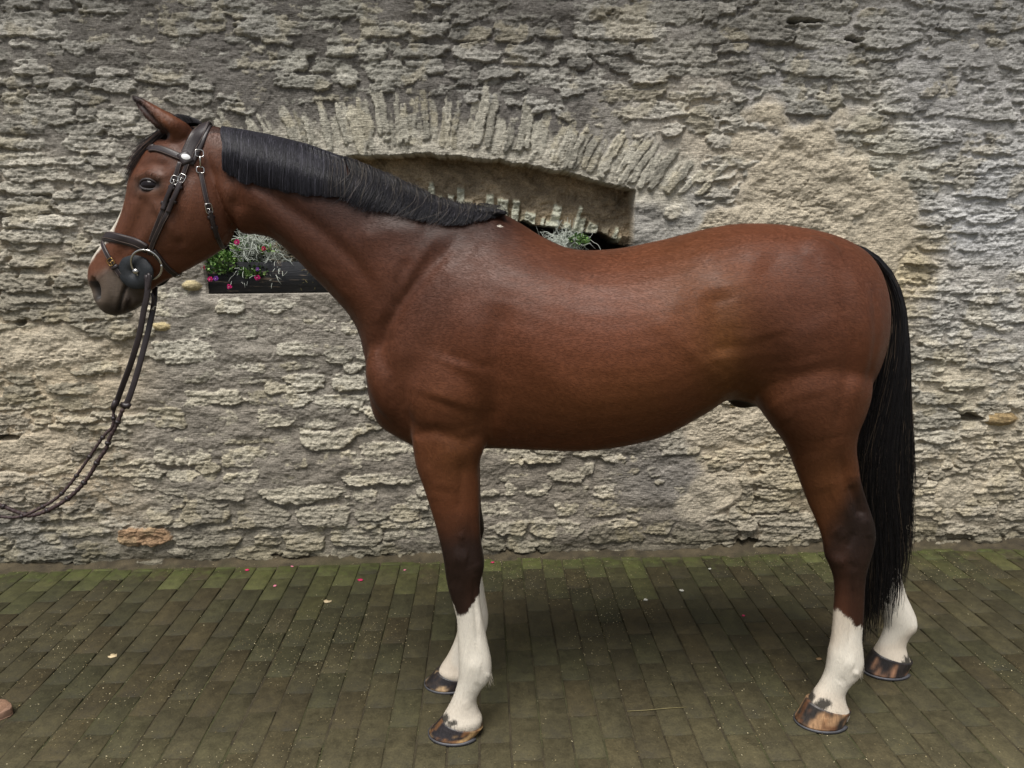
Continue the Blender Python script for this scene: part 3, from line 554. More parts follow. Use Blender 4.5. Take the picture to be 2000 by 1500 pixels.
def mirrorleg(rows, dxf):                       # far leg: the near leg moved in the world, dxf(z) gives the swing
    out = []
    for (ax_, az_, bx_, bz_, yc, w, p1, p2) in rows:
        z = (az_+bz_)/2; d = dxf(z); out.append((ax_+d, az_, bx_+d, bz_, 2*YC-yc, w, p1, p2))
    return out
LP = (.92, .92)
NF = rowsY(nfleg, YNF, LP); NH = rowsY(nhleg, YNF, LP)
FF = mirrorleg(NF, lambda z: float(np.interp(z, [0, .15, .3, .5, 1.0], [-.035, -.022, -.005, 0, 0])))
HX = lambda z: float(np.interp(z, [0, .1, .2, .45, .75, 1.0, 1.2], [.375, .370, .350, .262, .15, .06, 0]))
FH = mirrorleg(NH, HX)
bd = Acc()
for L, n, s in ((torso, 6, 40), (neck, 6, 32), (head, 6, 32), (NF, 5, 24), (FF, 5, 24), (NH, 5, 24), (FH, 5, 24)): loft(bd, L, n, s)
# chest, buttock, brisket and sheath masses
def ball(acc, px, py, Y, rx, ry, rz, rot=0):
    c = on_y(px, py, Y); V, Q = [], []
    for i in range(13):
        th = i/12*math.pi
        for k in range(20):
            t = k/20*2*math.pi; x, y, z = rx*math.sin(th)*math.cos(t), ry*math.sin(th)*math.sin(t), rz*math.cos(th)
            V.append((c[0]+x*math.cos(rot)-z*math.sin(rot), Y+y, c[2]+x*math.sin(rot)+z*math.cos(rot)))
    for i in range(12):
        for k in range(20): Q.append((i*20+k, (i+1)*20+k, (i+1)*20+(k+1) % 20, i*20+(k+1) % 20))
    acc.add(V, Q)
for sg in (-1, 1):
    ball(bd, 766, 748, YC+sg*.095, .075, .078, .13, .25); ball(bd, 1566, 655, YC+sg*.12, .18, .130, .30, 0); ball(bd, 1650, 640, YC+sg*.09, .065, .095, .16, 0)
    ball(bd, 880, 760, YC+sg*.155, .14, .085, .17, 0)
ball(bd, 1448, 776, YC-.01, .052, .036, .036, -.25)
# ears: solid shells, later hollowed by a groove; near ear upright, far ear turned behind it
def ear(acc, pts, Y, tilt):
    rows = []
    for (ax_, ay_, bx_, by_, w, dy) in pts:
        A = xz(ax_, ay_, Y); B = xz(bx_, by_, Y); rows.append((A[0], A[1], B[0], B[1], Y+dy*tilt, w, .9, .9))
    loft(acc, rows, 6, 20)
EY = YC-.062
epts = [(330, 300, 372, 262, .024, .02), (322, 272, 368, 246, .030, .01), (309, 256, 357, 236, .029, .0), (296, 243, 337, 224, .024, -.004), (284, 229, 316, 212, .019, -.006), (272, 212, 294, 200, .014, -.006), (263, 198, 275, 190, .009, -.004), (256, 187, 260, 185, .004, 0)]
ear(bd, epts, EY, 1)
fpts = [(338, 296, 378, 262, .022, -.02), (334, 272, 376, 250, .028, -.01), (326, 258, 366, 240, .027, 0), (312, 243, 346, 228, .022, .0), (298, 229, 322, 216, .016, 0), (285, 218, 303, 209, .010, 0), (276, 210, 284, 205, .005, 0)]
ear(bd, [(a_+9, b_+3, c_+9, d_+3, w, dy) for a_, b_, c_, d_, w, dy in fpts], YC+.055, 1)
src = mesh_np("horse_src", bd.V, bd.Q, None, tris=bd.T)
VOX = .0052
md = src.modifiers.new("r", 'REMESH'); md.mode = 'VOXEL'; md.voxel_size = VOX
dg = bpy.context.evaluated_depsgraph_get(); dg.update(); ev = src.evaluated_get(dg); me = ev.to_mesh()
nv = len(me.vertices); BV = np.empty(nv*3, np.float64); me.vertices.foreach_get("co", BV); BV = BV.reshape(-1, 3)
ls = np.empty(len(me.loops), np.int32); me.loops.foreach_get("vertex_index", ls)
pl = np.empty(len(me.polygons), np.int32); me.polygons.foreach_get("loop_total", pl); ed = np.empty(len(me.edges)*2, np.int32); me.edges.foreach_get("vertices", ed); ed = ed.reshape(-1, 2)
assert (pl == 4).all(); BQ = ls.reshape(-1, 4).copy()
ev.to_mesh_clear(); bpy.data.objects.remove(src, do_unlink=True)
deg = np.bincount(ed.ravel(), minlength=nv)[:, None].astype(float)
def lap(X):
    S = np.zeros_like(X)
    for k in range(X.shape[1]): S[:, k] = np.bincount(ed[:, 0], X[ed[:, 1], k], nv)+np.bincount(ed[:, 1], X[ed[:, 0], k], nv)
    return S/deg - X
def taubin(X, it, w=1.0):
    for _ in range(it): X = X+.55*w*lap(X); X = X-.57*w*lap(X)
    return X
def vnorm(X):
    a_, b_, c_, d_ = (X[BQ[:, i]] for i in range(4)); fn = np.cross(c_-a_, d_-b_); N = np.zeros_like(X)
    for i in range(4):
        for k in range(3): N[:, k] += np.bincount(BQ[:, i], fn[:, k], nv)
    return N/(np.linalg.norm(N, axis=1)[:, None]+1e-12)
# flat side plane coordinates (world x,z scaled to the tracing), the same for both sides of the horse
PLB = YC-.13
o00 = np.array(xz(1000, 700, PLB)); oX = np.array(xz(1100, 700, PLB))-o00
def q_of(x, z):                                 # world -> tracing coordinates of the near side; the far side mirrors it
    v = np.stack([x-CAMP[0], YC-np.abs(BV[:, 1]-YC)-CAMP[1], z-CAMP[2]], -1); zz = v@_F
    return 1000+FPX*(v@_X)/zz, 750-FPX*(v@_Y)/zz
# blend the junctions strongly, keep feet and head crisper
qx, qy = q_of(BV[:, 0], BV[:, 2])
wj = smooth(1000, 860, qy)*smooth(480, 560, qx); wj = np.maximum(wj, .0)[:, None]
BV = taubin(BV, 4)
for _ in range(26): BV = BV+.6*wj*lap(BV); BV = BV-.605*wj*lap(BV)
BV = BV + 0
for _ in range(14): BV = BV + .5*wj*lap(BV)
wc = (np.exp(-(np.hypot(qx-775, qy-760)/95)**4)+np.exp(-(np.hypot(qx-1655, qy-640)/120)**4)*.7+np.exp(-(np.hypot(qx-900, qy-770)/110)**4)*.8+np.exp(-(np.hypot((qx-1590)/140, (qy-810)/85))**4))[:, None]; wc = np.minimum(wc, 1.0)
for _ in range(60): BV = BV+.62*wc*lap(BV); BV = BV-.60*wc*lap(BV)
qx, qy = q_of(BV[:, 0], BV[:, 2])
NB = vnorm(BV)
def seg_d(P, wrap=None):                        # distance of each vertex to a polyline in the side plane, and position along it
    D = np.full(nv, 1e9); S = np.zeros(nv); P = np.asarray(P, float); n = len(P)-1
    for i in range(n):
        a_, b_ = P[i], P[i+1]; ab = b_-a_; t = np.clip(((qx-a_[0])*ab[0]+(qy-a_[1])*ab[1])/(ab@ab), 0, 1)
        d = np.hypot(qx-a_[0]-t*ab[0], qy-a_[1]-t*ab[1]); m = d < D; D[m] = d[m]; S[m] = (i+t[m])/n
    return D, S
side = np.sign(BV[:, 1]-YC)
outer = np.abs(NB[:, 1])
legfar = (BV[:, 1] > YC)
def stroke(P, w, amp, ylim=None, taper=True):
    global disp
    D, S = seg_d(P); g_ = np.exp(-(D/w)**2)*amp
    if taper: g_ = g_*np.clip(np.minimum(S, 1-S)*5+.25, 0, 1)
    if ylim is not None: g_ = g_*ylim
    disp += g_*.001
near_or_trunk = np.where((qy > 885) & legfar, 0.0, 1.0)
disp = np.zeros(nv)
for P, w, a_ in [
 ([(890, 468), (840, 520), (790, 585), (752, 640), (738, 700)], 16, -14), ([(800, 500), (776, 555), (768, 610)], 13, -7), ([(905, 500), (850, 580), (800, 650), (765, 720)], 26, 10), ([(860, 470), (815, 530), (780, 590)], 9, -4),
 ([(748, 730), (760, 750)], 30, 1.5), ([(756, 775), (785, 800)], 14, -2), ([(790, 730), (860, 748), (930, 712)], 28, -4), ([(890, 600), (925, 660), (945, 720)], 34, 5), ([(870, 790), (900, 700)], 55, 14),
 ([(985, 590), (968, 670), (968, 760), (955, 850)], 24, -12), ([(800, 850), (850, 842), (905, 862), (948, 845)], 12, -6), ([(800, 880), (812, 850)], 12, 4), ([(960, 800), (955, 870)], 10, -5), ([(835, 905), (850, 980)], 10, 3), ([(905, 900), (895, 1000)], 8, -3), ([(880, 870), (870, 960)], 22, 4),
 # neck
 ([(468, 352), (530, 420), (590, 480), (650, 550), (700, 618)], 22, 6), ([(500, 430), (560, 478), (620, 535), (690, 612)], 8, -3), ([(470, 330), (545, 392), (620, 445), (690, 510), (735, 580)], 16, -8), ([(480, 280), (600, 340), (740, 400), (850, 440)], 34, 7), ([(700, 470), (760, 450), (830, 450)], 22, 6), ([(452, 300), (462, 360), (468, 420)], 12, -8), ([(436, 285), (450, 330)], 10, 4),
 # barrel and flank
 ([(1050, 560), (1250, 560), (1350, 590)], 60, 6), ([(1400, 560), (1410, 640), (1420, 700)], 34, -15), ([(1370, 480), (1392, 505)], 24, 5), ([(1395, 520), (1432, 580), (1450, 650)], 22, 3), ([(1452, 640), (1462, 745)], 20, 5), ([(1448, 742), (1400, 716), (1330, 660), (1260, 610)], 20, 4), ([(1452, 752), (1420, 765)], 10, 5), ([(1340, 650), (1380, 700), (1430, 735)], 9, -3), ([(1460, 748), (1480, 790), (1520, 830)], 9, -5),
 ([(1450, 750), (1440, 760)], 8, -6), ([(960, 470), (1060, 500), (1150, 510)], 26, -4), ([(1000, 640), (1080, 740), (1180, 800)], 30, 3), ([(980, 860), (1080, 864), (1180, 850)], 12, -3),
 # quarters
 ([(1480, 500), (1560, 560), (1600, 640)], 40, -8), ([(1440, 480), (1520, 470), (1600, 490)], 30, 5), ([(1660, 520), (1690, 600), (1690, 700), (1660, 800)], 16, 6), ([(1640, 560), (1662, 660), (1648, 780), (1630, 850)], 13, -6), ([(1705, 560), (1712, 660), (1690, 760)], 8, -4), ([(1500, 790), (1530, 830)], 36, 6), ([(1560, 860), (1600, 864), (1650, 850)], 8, -1.5), ([(1560, 700), (1580, 780)], 45, 5), ([(1500, 650), (1520, 740)], 34, -7),
 ([(1590, 880), (1612, 960)], 24, 5), ([(1640, 880), (1652, 960), (1668, 1000)], 8, -5), ([(1618, 900), (1625, 960), (1640, 990)], 4, 1.6),
 # hock
 ([(1664, 945), (1678, 985), (1683, 1010)], 10, -16), ([(1630, 1030), (1650, 1050)], 12, 4), ([(1655, 1070), (1668, 1040)], 8, -4), ([(1625, 1090), (1650, 1100)], 10, 4), ([(1690, 1010), (1698, 1050)], 9, 5), ([(1655, 1100), (1675, 1110)], 8, -3), 
 ([(1665, 1130), (1663, 1210), (1660, 1262)], 4.5, -4), ([(1672, 1130), (1674, 1230)], 4, 2), ([(1650, 1292), (1668, 1300)], 14, 4), ([(1640, 1335), (1650, 1325)], 9, -3), ([(1668, 1318), (1676, 1312)], 6, 5),
 # knee, cannon, fetlock
 ([(885, 1085), (915, 1090)], 17, 6), ([(900, 1062), (920, 1112)], 6, -2.5), ([(930, 1100), (936, 1112)], 8, 3), ([(880, 1130), (900, 1140)], 10, -2), ([(924, 1145), (929, 1200), (934, 1262)], 4.5, -4), ([(934, 1150), (939, 1240)], 4, 2), ([(915, 1300), (940, 1305)], 16, 4), ([(930, 1345), (938, 1338)], 8, -3), ([(952, 1322), (957, 1316)], 6, 4), ([(905, 1370), (915, 1385)], 10, 1.5), ([(898, 1040), (905, 1052)], 6, 3)]:
    stroke(P, w, a_, near_or_trunk)
# the same leg relief on the far legs, moved with them
qxs, qys = qx.copy(), qy.copy(); zz = BV[:, 2]
dx = np.interp(zz, [0, .1, .2, .45, .75, 1.0, 1.2], [.375, .370, .350, .262, .15, .06, 0]); hind = BV[:, 0] > .55
xs = BV[:, 0]-np.where(hind, dx, np.interp(zz, [0, .15, .3, .5, 1.0], [-.035, -.022, -.005, 0, 0])); qx, qy = q_of(xs, zz)
fl = np.where((qys > 885) & legfar, 1.0, 0.0); qxl, qyl = np.where(fl > 0, qx, qxs), np.where(fl > 0, qy, qys)
qx, qy = qxl, qyl
for P, w, a_ in [([(1668, 955), (1680, 992), (1684, 1012)], 8, -13), ([(1665, 1130), (1663, 1210), (1660, 1262)], 4.5, -4), ([(1650, 1292), (1668, 1300)], 14, 4), ([(924, 1145), (929, 1200), (934, 1262)], 4.5, -4), ([(915, 1300), (940, 1305)], 14, 3), ([(1668, 1318), (1676, 1312)], 6, 6)]: stroke(P, w, a_, fl)
BV = BV+NB*disp[:, None]*np.clip(outer*1.3, .25, 1)[:, None]
for _ in range(3): BV = BV+.4*wj*lap(BV)
# ---- head relief
NB = vnorm(BV); qx, qy = np.where(fl > 0, qxl, q_of(BV[:, 0], BV[:, 2])[0]), np.where(fl > 0, qyl, q_of(BV[:, 0], BV[:, 2])[1])
disp = np.zeros(nv); hm_ = np.where(qx < 500, 1.0, 0.0)*np.clip(np.abs(NB[:, 1])*1.6, 0, 1)
for P, w, a_ in [
 ([(398, 400), (400, 440)], 46, 9), ([(352, 345), (400, 330), (440, 350)], 16, -4), ([(455, 395), (455, 450), (440, 480)], 9, -5), ([(298, 395), (325, 430), (345, 460)], 9, 5), ([(318, 385), (345, 420), (352, 470)], 13, -5), ([(320, 500), (370, 500), (420, 480)], 10, -3),
 ([(270, 345), (290, 336), (312, 345)], 7, 7), ([(280, 327), (296, 318), (318, 322)], 9, -5), ([(275, 378), (300, 380)], 7, 3), ([(262, 400), (238, 450), (215, 500)], 10, 3), ([(285, 400), (262, 450), (240, 500)], 11, -4), ([(300, 440), (270, 480), (245, 500)], 9, 2.5), ([(330, 340), (345, 330)], 10, 3),
 ([(205, 535), (212, 565), (206, 590)], 9, 4), ([(186, 545), (180, 560)], 7, 3), ([(225, 580), (238, 600)], 12, 3), ([(250, 585), (270, 590)], 9, 4), ([(340, 268), (352, 292), (372, 300)], 9, -3), ([(360, 260), (376, 268)], 8, 3)]: stroke(P, w, a_, hm_, False)
BV = BV+NB*disp[:, None]
hw = ((qx < 480)*.35)[:, None]
BV = BV+hw*lap(BV)
NB = vnorm(BV); disp = np.zeros(nv); ynear = np.clip(np.abs(BV[:, 1]-YC)*60, 0, 1)
# nostril, mouth line, chin, eye socket (both sides)
D, S = seg_d([(182, 546), (185, 562), (190, 580)]); disp += -.024*np.exp(-(D/(4.5+3.5*np.sin(S*3.1)))**3.0)*ynear*(qx < 260)
D, S = seg_d([(248, 556), (241, 572), (235, 592), (233, 606)]); disp += -.0105*np.exp(-(D/3.6)**2)*(qx < 300)
D, S = seg_d([(253, 606), (250, 596), (256, 585)]); disp += -.003*np.exp(-(D/3.5)**2)*(qx < 300)
D, S = seg_d([(279, 363), (291, 361), (304, 360)]); disp += -.006*np.exp(-(D/7.5)**3)*(np.abs(NB[:, 1]) > .3)
# ear hollow: front half of the near ear cut in
ein = [(261, 193), (279, 211), (295, 231), (309, 248), (322, 263)]
D, S = seg_d(ein); earn = (qy < 285)*(qx < 345)*(BV[:, 1] < YC)
disp += -.014*np.exp(-(D/(3+6*S))**2)*earn*smooth(0, .2, S)*(NB[:, 1] < .2)
BV = BV+NB*disp[:, None]
BV = BV+.25*lap(BV)*(disp[:, None] != 0)
NB = vnorm(BV)
# ------------------------------------------------------------------ coat colours (real markings; broad body tones are partly painted shading)
HN = VN(51); HN2 = VN(52)
bay = np.array(s2l((106, 61, 39))); bayr = np.array(s2l((120, 66, 42))); gold = np.array(s2l((116, 72, 34))); dk = np.array(s2l((66, 40, 32))); blk = np.array(s2l((25, 19, 17))); wht = np.array(s2l((226, 219, 205)))
X_, Y_, Z_ = BV.T; nA = fbm(HN, X_*3, Z_*3+Y_*3, 4); nB_ = fbm(HN2, X_*26, Z_*26+Y_*20, 4); nC = fbm(HN, X_*90+Y_*90, Z_*60, 3)
C = np.tile(bay, (nv, 1))
def lay(c, w):
    global C
    w = np.clip(w, 0, 1)[:, None]; C = C*(1-w)+np.asarray(c)*w
def blob(px, py, rx, ry, e=1.6): return np.exp(-(((qx-px)/rx)**2+((qy-py)/ry)**2)**(e/2)*1.2)
lay(bayr, .6*blob(1200, 620, 260, 200)); lay(bayr, .5*blob(1550, 500, 170, 90)); lay(dk, .55*blob(850, 570, 190, 150)); lay(dk, .62*blob(650, 430, 240, 110)); lay(gold, .35*blob(1150, 800, 260, 70)); lay(dk, .42*blob(1570, 640, 130, 150)); lay(dk, .25*blob(1050, 520, 140, 40)); lay(dk, .25*smooth(1500, 1620, qx)*0)  # dark shoulder and thigh, lighter barrel and rump: partly painted sky shading
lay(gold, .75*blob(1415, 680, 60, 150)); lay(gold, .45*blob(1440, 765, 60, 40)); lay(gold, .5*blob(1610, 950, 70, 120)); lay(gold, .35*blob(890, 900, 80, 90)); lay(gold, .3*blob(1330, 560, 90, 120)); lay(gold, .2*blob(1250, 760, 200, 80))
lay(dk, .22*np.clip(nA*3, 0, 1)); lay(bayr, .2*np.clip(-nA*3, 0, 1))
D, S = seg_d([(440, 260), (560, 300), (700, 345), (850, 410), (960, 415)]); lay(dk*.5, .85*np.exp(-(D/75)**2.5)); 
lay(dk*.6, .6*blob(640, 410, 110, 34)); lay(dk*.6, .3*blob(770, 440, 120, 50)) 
# head
lay(np.array(s2l((108, 66, 47))), .6*smooth(470, 420, qx)*(qy > 260)); lay(s2l((104, 70, 54)), .6*blob(300, 410, 45, 70)); lay(s2l((76, 50, 40)), .5*blob(345, 320, 60, 35)); 
lay(s2l((100, 88, 78)), .95*smooth(1.25, .75, np.hypot((qx-222)/58, (qy-580)/52)+.25*nA)*(qx < 300)); lay(s2l((58, 50, 48)), .8*blob(228, 606, 34, 16, 2.4)); lay(s2l((118, 74, 52)), .6*blob(190, 505, 22, 36)); lay(s2l((84, 72, 64)), .7*blob(262, 600, 20, 18))
lay(s2l((46, 34, 32)), .9*blob(250, 590, 8, 22)); lay(s2l((30, 26, 26)), .92*np.exp(-(seg_d([(178, 551), (183, 566), (189, 583)])[0]/5.0)**4)); lay(s2l((30, 26, 26)), .8*np.exp(-(seg_d([(248, 556), (241, 572), (235, 592), (233, 606)])[0]/3.0)**2))
D, S = seg_d([(276, 363), (291, 361), (306, 360)]); lay(s2l((34, 27, 26)), .97*np.exp(-(D/11)**3)); lay(s2l((92, 72, 60)), .45*np.exp(-(D/20)**3)*(D > 8))
# white stripe down the front of the face
fr = np.clip(-NB[:, 0]*.8+NB[:, 2]*.6, 0, 1); yw = np.abs(Y_-YC)
stw = smooth(.046, .038, yw+.010*nB_+.00022*np.abs(qy-435))*smooth(385, 402, qy+12*nB_)*smooth(522, 500, qy)*(qx < 266)*(fr > .15)
lay(wht, stw)
lay(wht, smooth(.016, .010, yw)*smooth(500, 520, qy)*smooth(545, 530, qy)*(qx < 200))
# ears
ed_ = (qy < 300)*(qx < 350)*(BV[:, 1] < YC)
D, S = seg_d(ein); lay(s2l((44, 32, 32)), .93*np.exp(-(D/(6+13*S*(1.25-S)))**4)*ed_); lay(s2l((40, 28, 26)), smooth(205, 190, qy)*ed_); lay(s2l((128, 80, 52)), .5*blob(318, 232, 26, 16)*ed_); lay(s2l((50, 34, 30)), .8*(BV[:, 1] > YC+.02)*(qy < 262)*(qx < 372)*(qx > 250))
# dark lower legs
dn = 16*nB_
frontl = (X_ < .5)
def leg(w, cond): return w*cond
kd = np.where(frontl, smooth(985+dn-8, 1080+dn, qy+(qx-905)*.12), 0)
lay(blk, kd*.90*(qy > 960)*frontl)
lay(s2l((70, 44, 34)), .4*frontl*smooth(1105, 1150, qy)*smooth(895, 925, qx))
hkd = np.where(~frontl, smooth(915, 1025, qy+(qx-1652)*1.9+dn)*smooth(1200, 1100, qy), 0); lay(blk, .90*hkd*(~frontl)*(qy > 930))
lay(s2l((64, 38, 27)), .65*(~frontl)*smooth(1030, 1110, qy)); lay(blk, .45*(~frontl)*smooth(1648, 1668, qx)*smooth(980, 1050, qy))
# socks, jagged top edges (slanting)
edge_f = 1196-.0*qx+np.interp(qx, [868, 880, 893, 905, 920, 936, 945], [1150, 1168, 1198, 1206, 1190, 1158, 1138])-1196
edge_f = np.where(legfar, edge_f-35, edge_f)
sock = np.where(frontl, smooth(-2.2, 2.2, qy-edge_f+9*nC+7*nB_), 0)*(qy > 1100)
edge_h = np.interp(qx, [1628, 1640, 1656, 1668, 1686], [1186, 1194, 1206, 1220, 1224]); edge_h = np.where(legfar, 1095, edge_h)
sock2 = np.where(~frontl, smooth(-2.2, 2.2, qy-edge_h+10*nC+7*nB_), 0)*(qy > 1060)
lay(wht, sock); lay(wht, sock2); lay(s2l((192, 172, 148)), .45*(sock+sock2)*np.clip(smooth(-.05, .25, nA)+.5*smooth(1340, 1390, qy), 0, 1))
# black ermine patches over the coronets
cb = np.zeros(nv)
for (px, py, rx, ry, far) in ((868, 1402, 9, 9, 0), (886, 1412, 12, 6, 0), (1582, 1358, 9, 11, 0), (1610, 1374, 15, 10, 0)):
    cb = np.maximum(cb, smooth(1.25, .8, np.hypot((qx-px)/rx, (qy-py)/ry)+.8*nC)*(~legfar))
lay(blk, cb*.9); lay(blk, .9*legfar*smooth(1.2, .8, np.hypot((qx-1628)/17, (qy-1370)/15)+.7*nC)*(~frontl)); lay(blk, .8*legfar*frontl*smooth(1.2, .8, np.hypot((qx-880)/24, (qy-1404)/8)+.8*nC))
# sheath, inner thigh, belly midline
lay(s2l((40, 26, 22)), .95*smooth(1.2, .8, np.hypot((qx-1450)/34, (qy-782)/20))*(yw < .075)); lay(s2l((120, 100, 96)), 0*yw)
C = C*(1+.10*nA[:, None])*(1-.10*(C[:, 2] < .12))[:, None]*np.where((C[:, 2] < .12)[:, None], np.array([.97, 1.0, .98]), 1.0)
# a white fleck on the withers
lay(wht, smooth(4.2, 3.2, np.hypot(qx-975, (qy-441)*1.6))*(NB[:, 1] < 0))
mb = MatB("coat"); a = mb.attr(); mb.b.inputs["Specular IOR Level"].default_value = .30
hz = mb.noise(1.0, 5, .6, stretch=(55, 90, 520)); hv = mb.noise(1.0, 4, .6, stretch=(9, 9, 30)); hf = mb.noise(900, 2, .5)
c = mb.mix(1.0, a.outputs[0], mb.ramp(hz.outputs[0], [(.32, .88), (.68, 1.13)]), 'MULTIPLY'); c = mb.mix(1.0, c, mb.ramp(hv.outputs[0], [(.3, .92), (.7, 1.08)]), 'MULTIPLY')
sx_ = mb.n('ShaderNodeSeparateColor'); mb.l(a.outputs[0], sx_.inputs[0]); wm = mb.ramp(sx_.outputs[2], [(.25, 0.), (.5, 1.)]); hw2 = mb.noise(1.0, 4, .6, stretch=(260, 260, 60)); c = mb.mix(wm, c, mb.mix(1.0, a.outputs[0], mb.ramp(hw2.outputs[0], [(.3, .90), (.7, 1.05)]), 'MULTIPLY'))
mb.l(c, mb.b.inputs["Base Color"]); mb.l(mb.ramp(hv.outputs[0], [(.3, .42), (.7, .54)]), mb.b.inputs["Roughness"])
mb.b.inputs["Sheen Weight"].default_value = .035; mb.b.inputs["Sheen Roughness"].default_value = .3; mb.b.inputs["Sheen Tint"].default_value = (.75, .68, .72, 1)
mb.bump(mb.math('ADD', hz.outputs[0], mb.math('MULTIPLY', hf.outputs[0], .4)), .0011, .4)
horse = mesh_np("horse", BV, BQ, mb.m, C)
tag(horse, "bay horse with four white socks standing side on in front of the wall", "horse")
bvh = BVHTree.FromPolygons([Vector(v) for v in BV], [tuple(int(i) for i in q) for q in BQ])
def hit_cam(px, py):                            # where the line of sight of the tracing meets the skin
    d = Vector(ray(px, py)).normalized(); r_ = bvh.ray_cast(Vector(CAMP), d)
    return (np.array(r_[0]), np.array(r_[1])) if r_[0] is not None else (None, None)
def hit_side(x, z, far=False):
    r_ = bvh.ray_cast(Vector((x, 6 if far else 0, z)), Vector((0, -1 if far else 1, 0)))
    return (np.array(r_[0]), np.array(r_[1])) if r_[0] is not None else (None, None)
# ------------------------------------------------------------------ short coat hairs lying on the skin
RC = np.random.RandomState(123); NH_ = 260000
vq = BQ[:, 0]; fw = np.where(BV[vq, 1] < YC+.02, 1.0, .12); fi = RC.choice(len(BQ), NH_, p=fw/fw.sum()); q4 = BQ[fi]; u_, v_ = RC.rand(NH_, 1), RC.rand(NH_, 1)
P0 = (BV[q4[:, 0]]*(1-u_)+BV[q4[:, 1]]*u_)*(1-v_)+(BV[q4[:, 3]]*(1-u_)+BV[q4[:, 2]]*u_)*v_; Nn_ = NB[q4[:, 0]]; hx_, hy_ = qx[q4[:, 0]], qy[q4[:, 0]]
wl = smooth(860, 900, hy_)[:, None]; wh = smooth(470, 440, hx_)[:, None]; wn = (smooth(900, 700, hx_)*smooth(620, 560, hy_))[:, None]*(1-wh)
Dr = np.array([1., 0, -.22])*(1-wn)+np.array([.75, 0, -.65])*wn; Dr = Dr*(1-wl)+np.array([.10, 0, -1.])*wl; Dr = Dr*(1-wh)+np.array([-.45, 0, -.9])*wh
sw = fbm(HN, P0[:, 0]*4, P0[:, 2]*4, 3)[:, None]; Dr = Dr+RC.normal(0, .10, (NH_, 3))+sw*np.array([0, 0, .9])
Dr -= Nn_*(Dr*Nn_).sum(1, keepdims=True); Dr /= np.linalg.norm(Dr, axis=1, keepdims=True)+1e-9; Sd = np.cross(Nn_, Dr)
Lh = (.011*(1-.35*wl)*(1-.45*wh))*RC.uniform(.6, 1.2, (NH_, 1)); Wh = .00042; skip = ((hx_ < 215)&(hy_ > 545))|((np.hypot(hx_-291, hy_-361) < 22))
keep = ~skip; P0, Dr, Sd, Lh, Nn2, q4 = P0[keep], Dr[keep], Sd[keep], Lh[keep], Nn_[keep], q4[keep]; n_h = len(P0)
Vh = np.stack([P0-Sd*Wh, P0+Sd*Wh, P0+Dr*Lh*.6+Sd*Wh*.8+Nn2*.0009, P0+Dr*Lh*.6-Sd*Wh*.8+Nn2*.0009, P0+Dr*Lh+Nn2*.0011], 1).reshape(-1, 3)
b0 = np.arange(n_h)[:, None]*5; Ch = np.repeat(C[q4[:, 0]]*RC.uniform(.88, 1.14, (n_h, 1)), 5, 0)
coat_o = mesh_np("coat_hair", Vh, b0+np.array([0, 1, 2, 3]), mb.m, Ch, horse, tris=b0+np.array([3, 2, 4]))
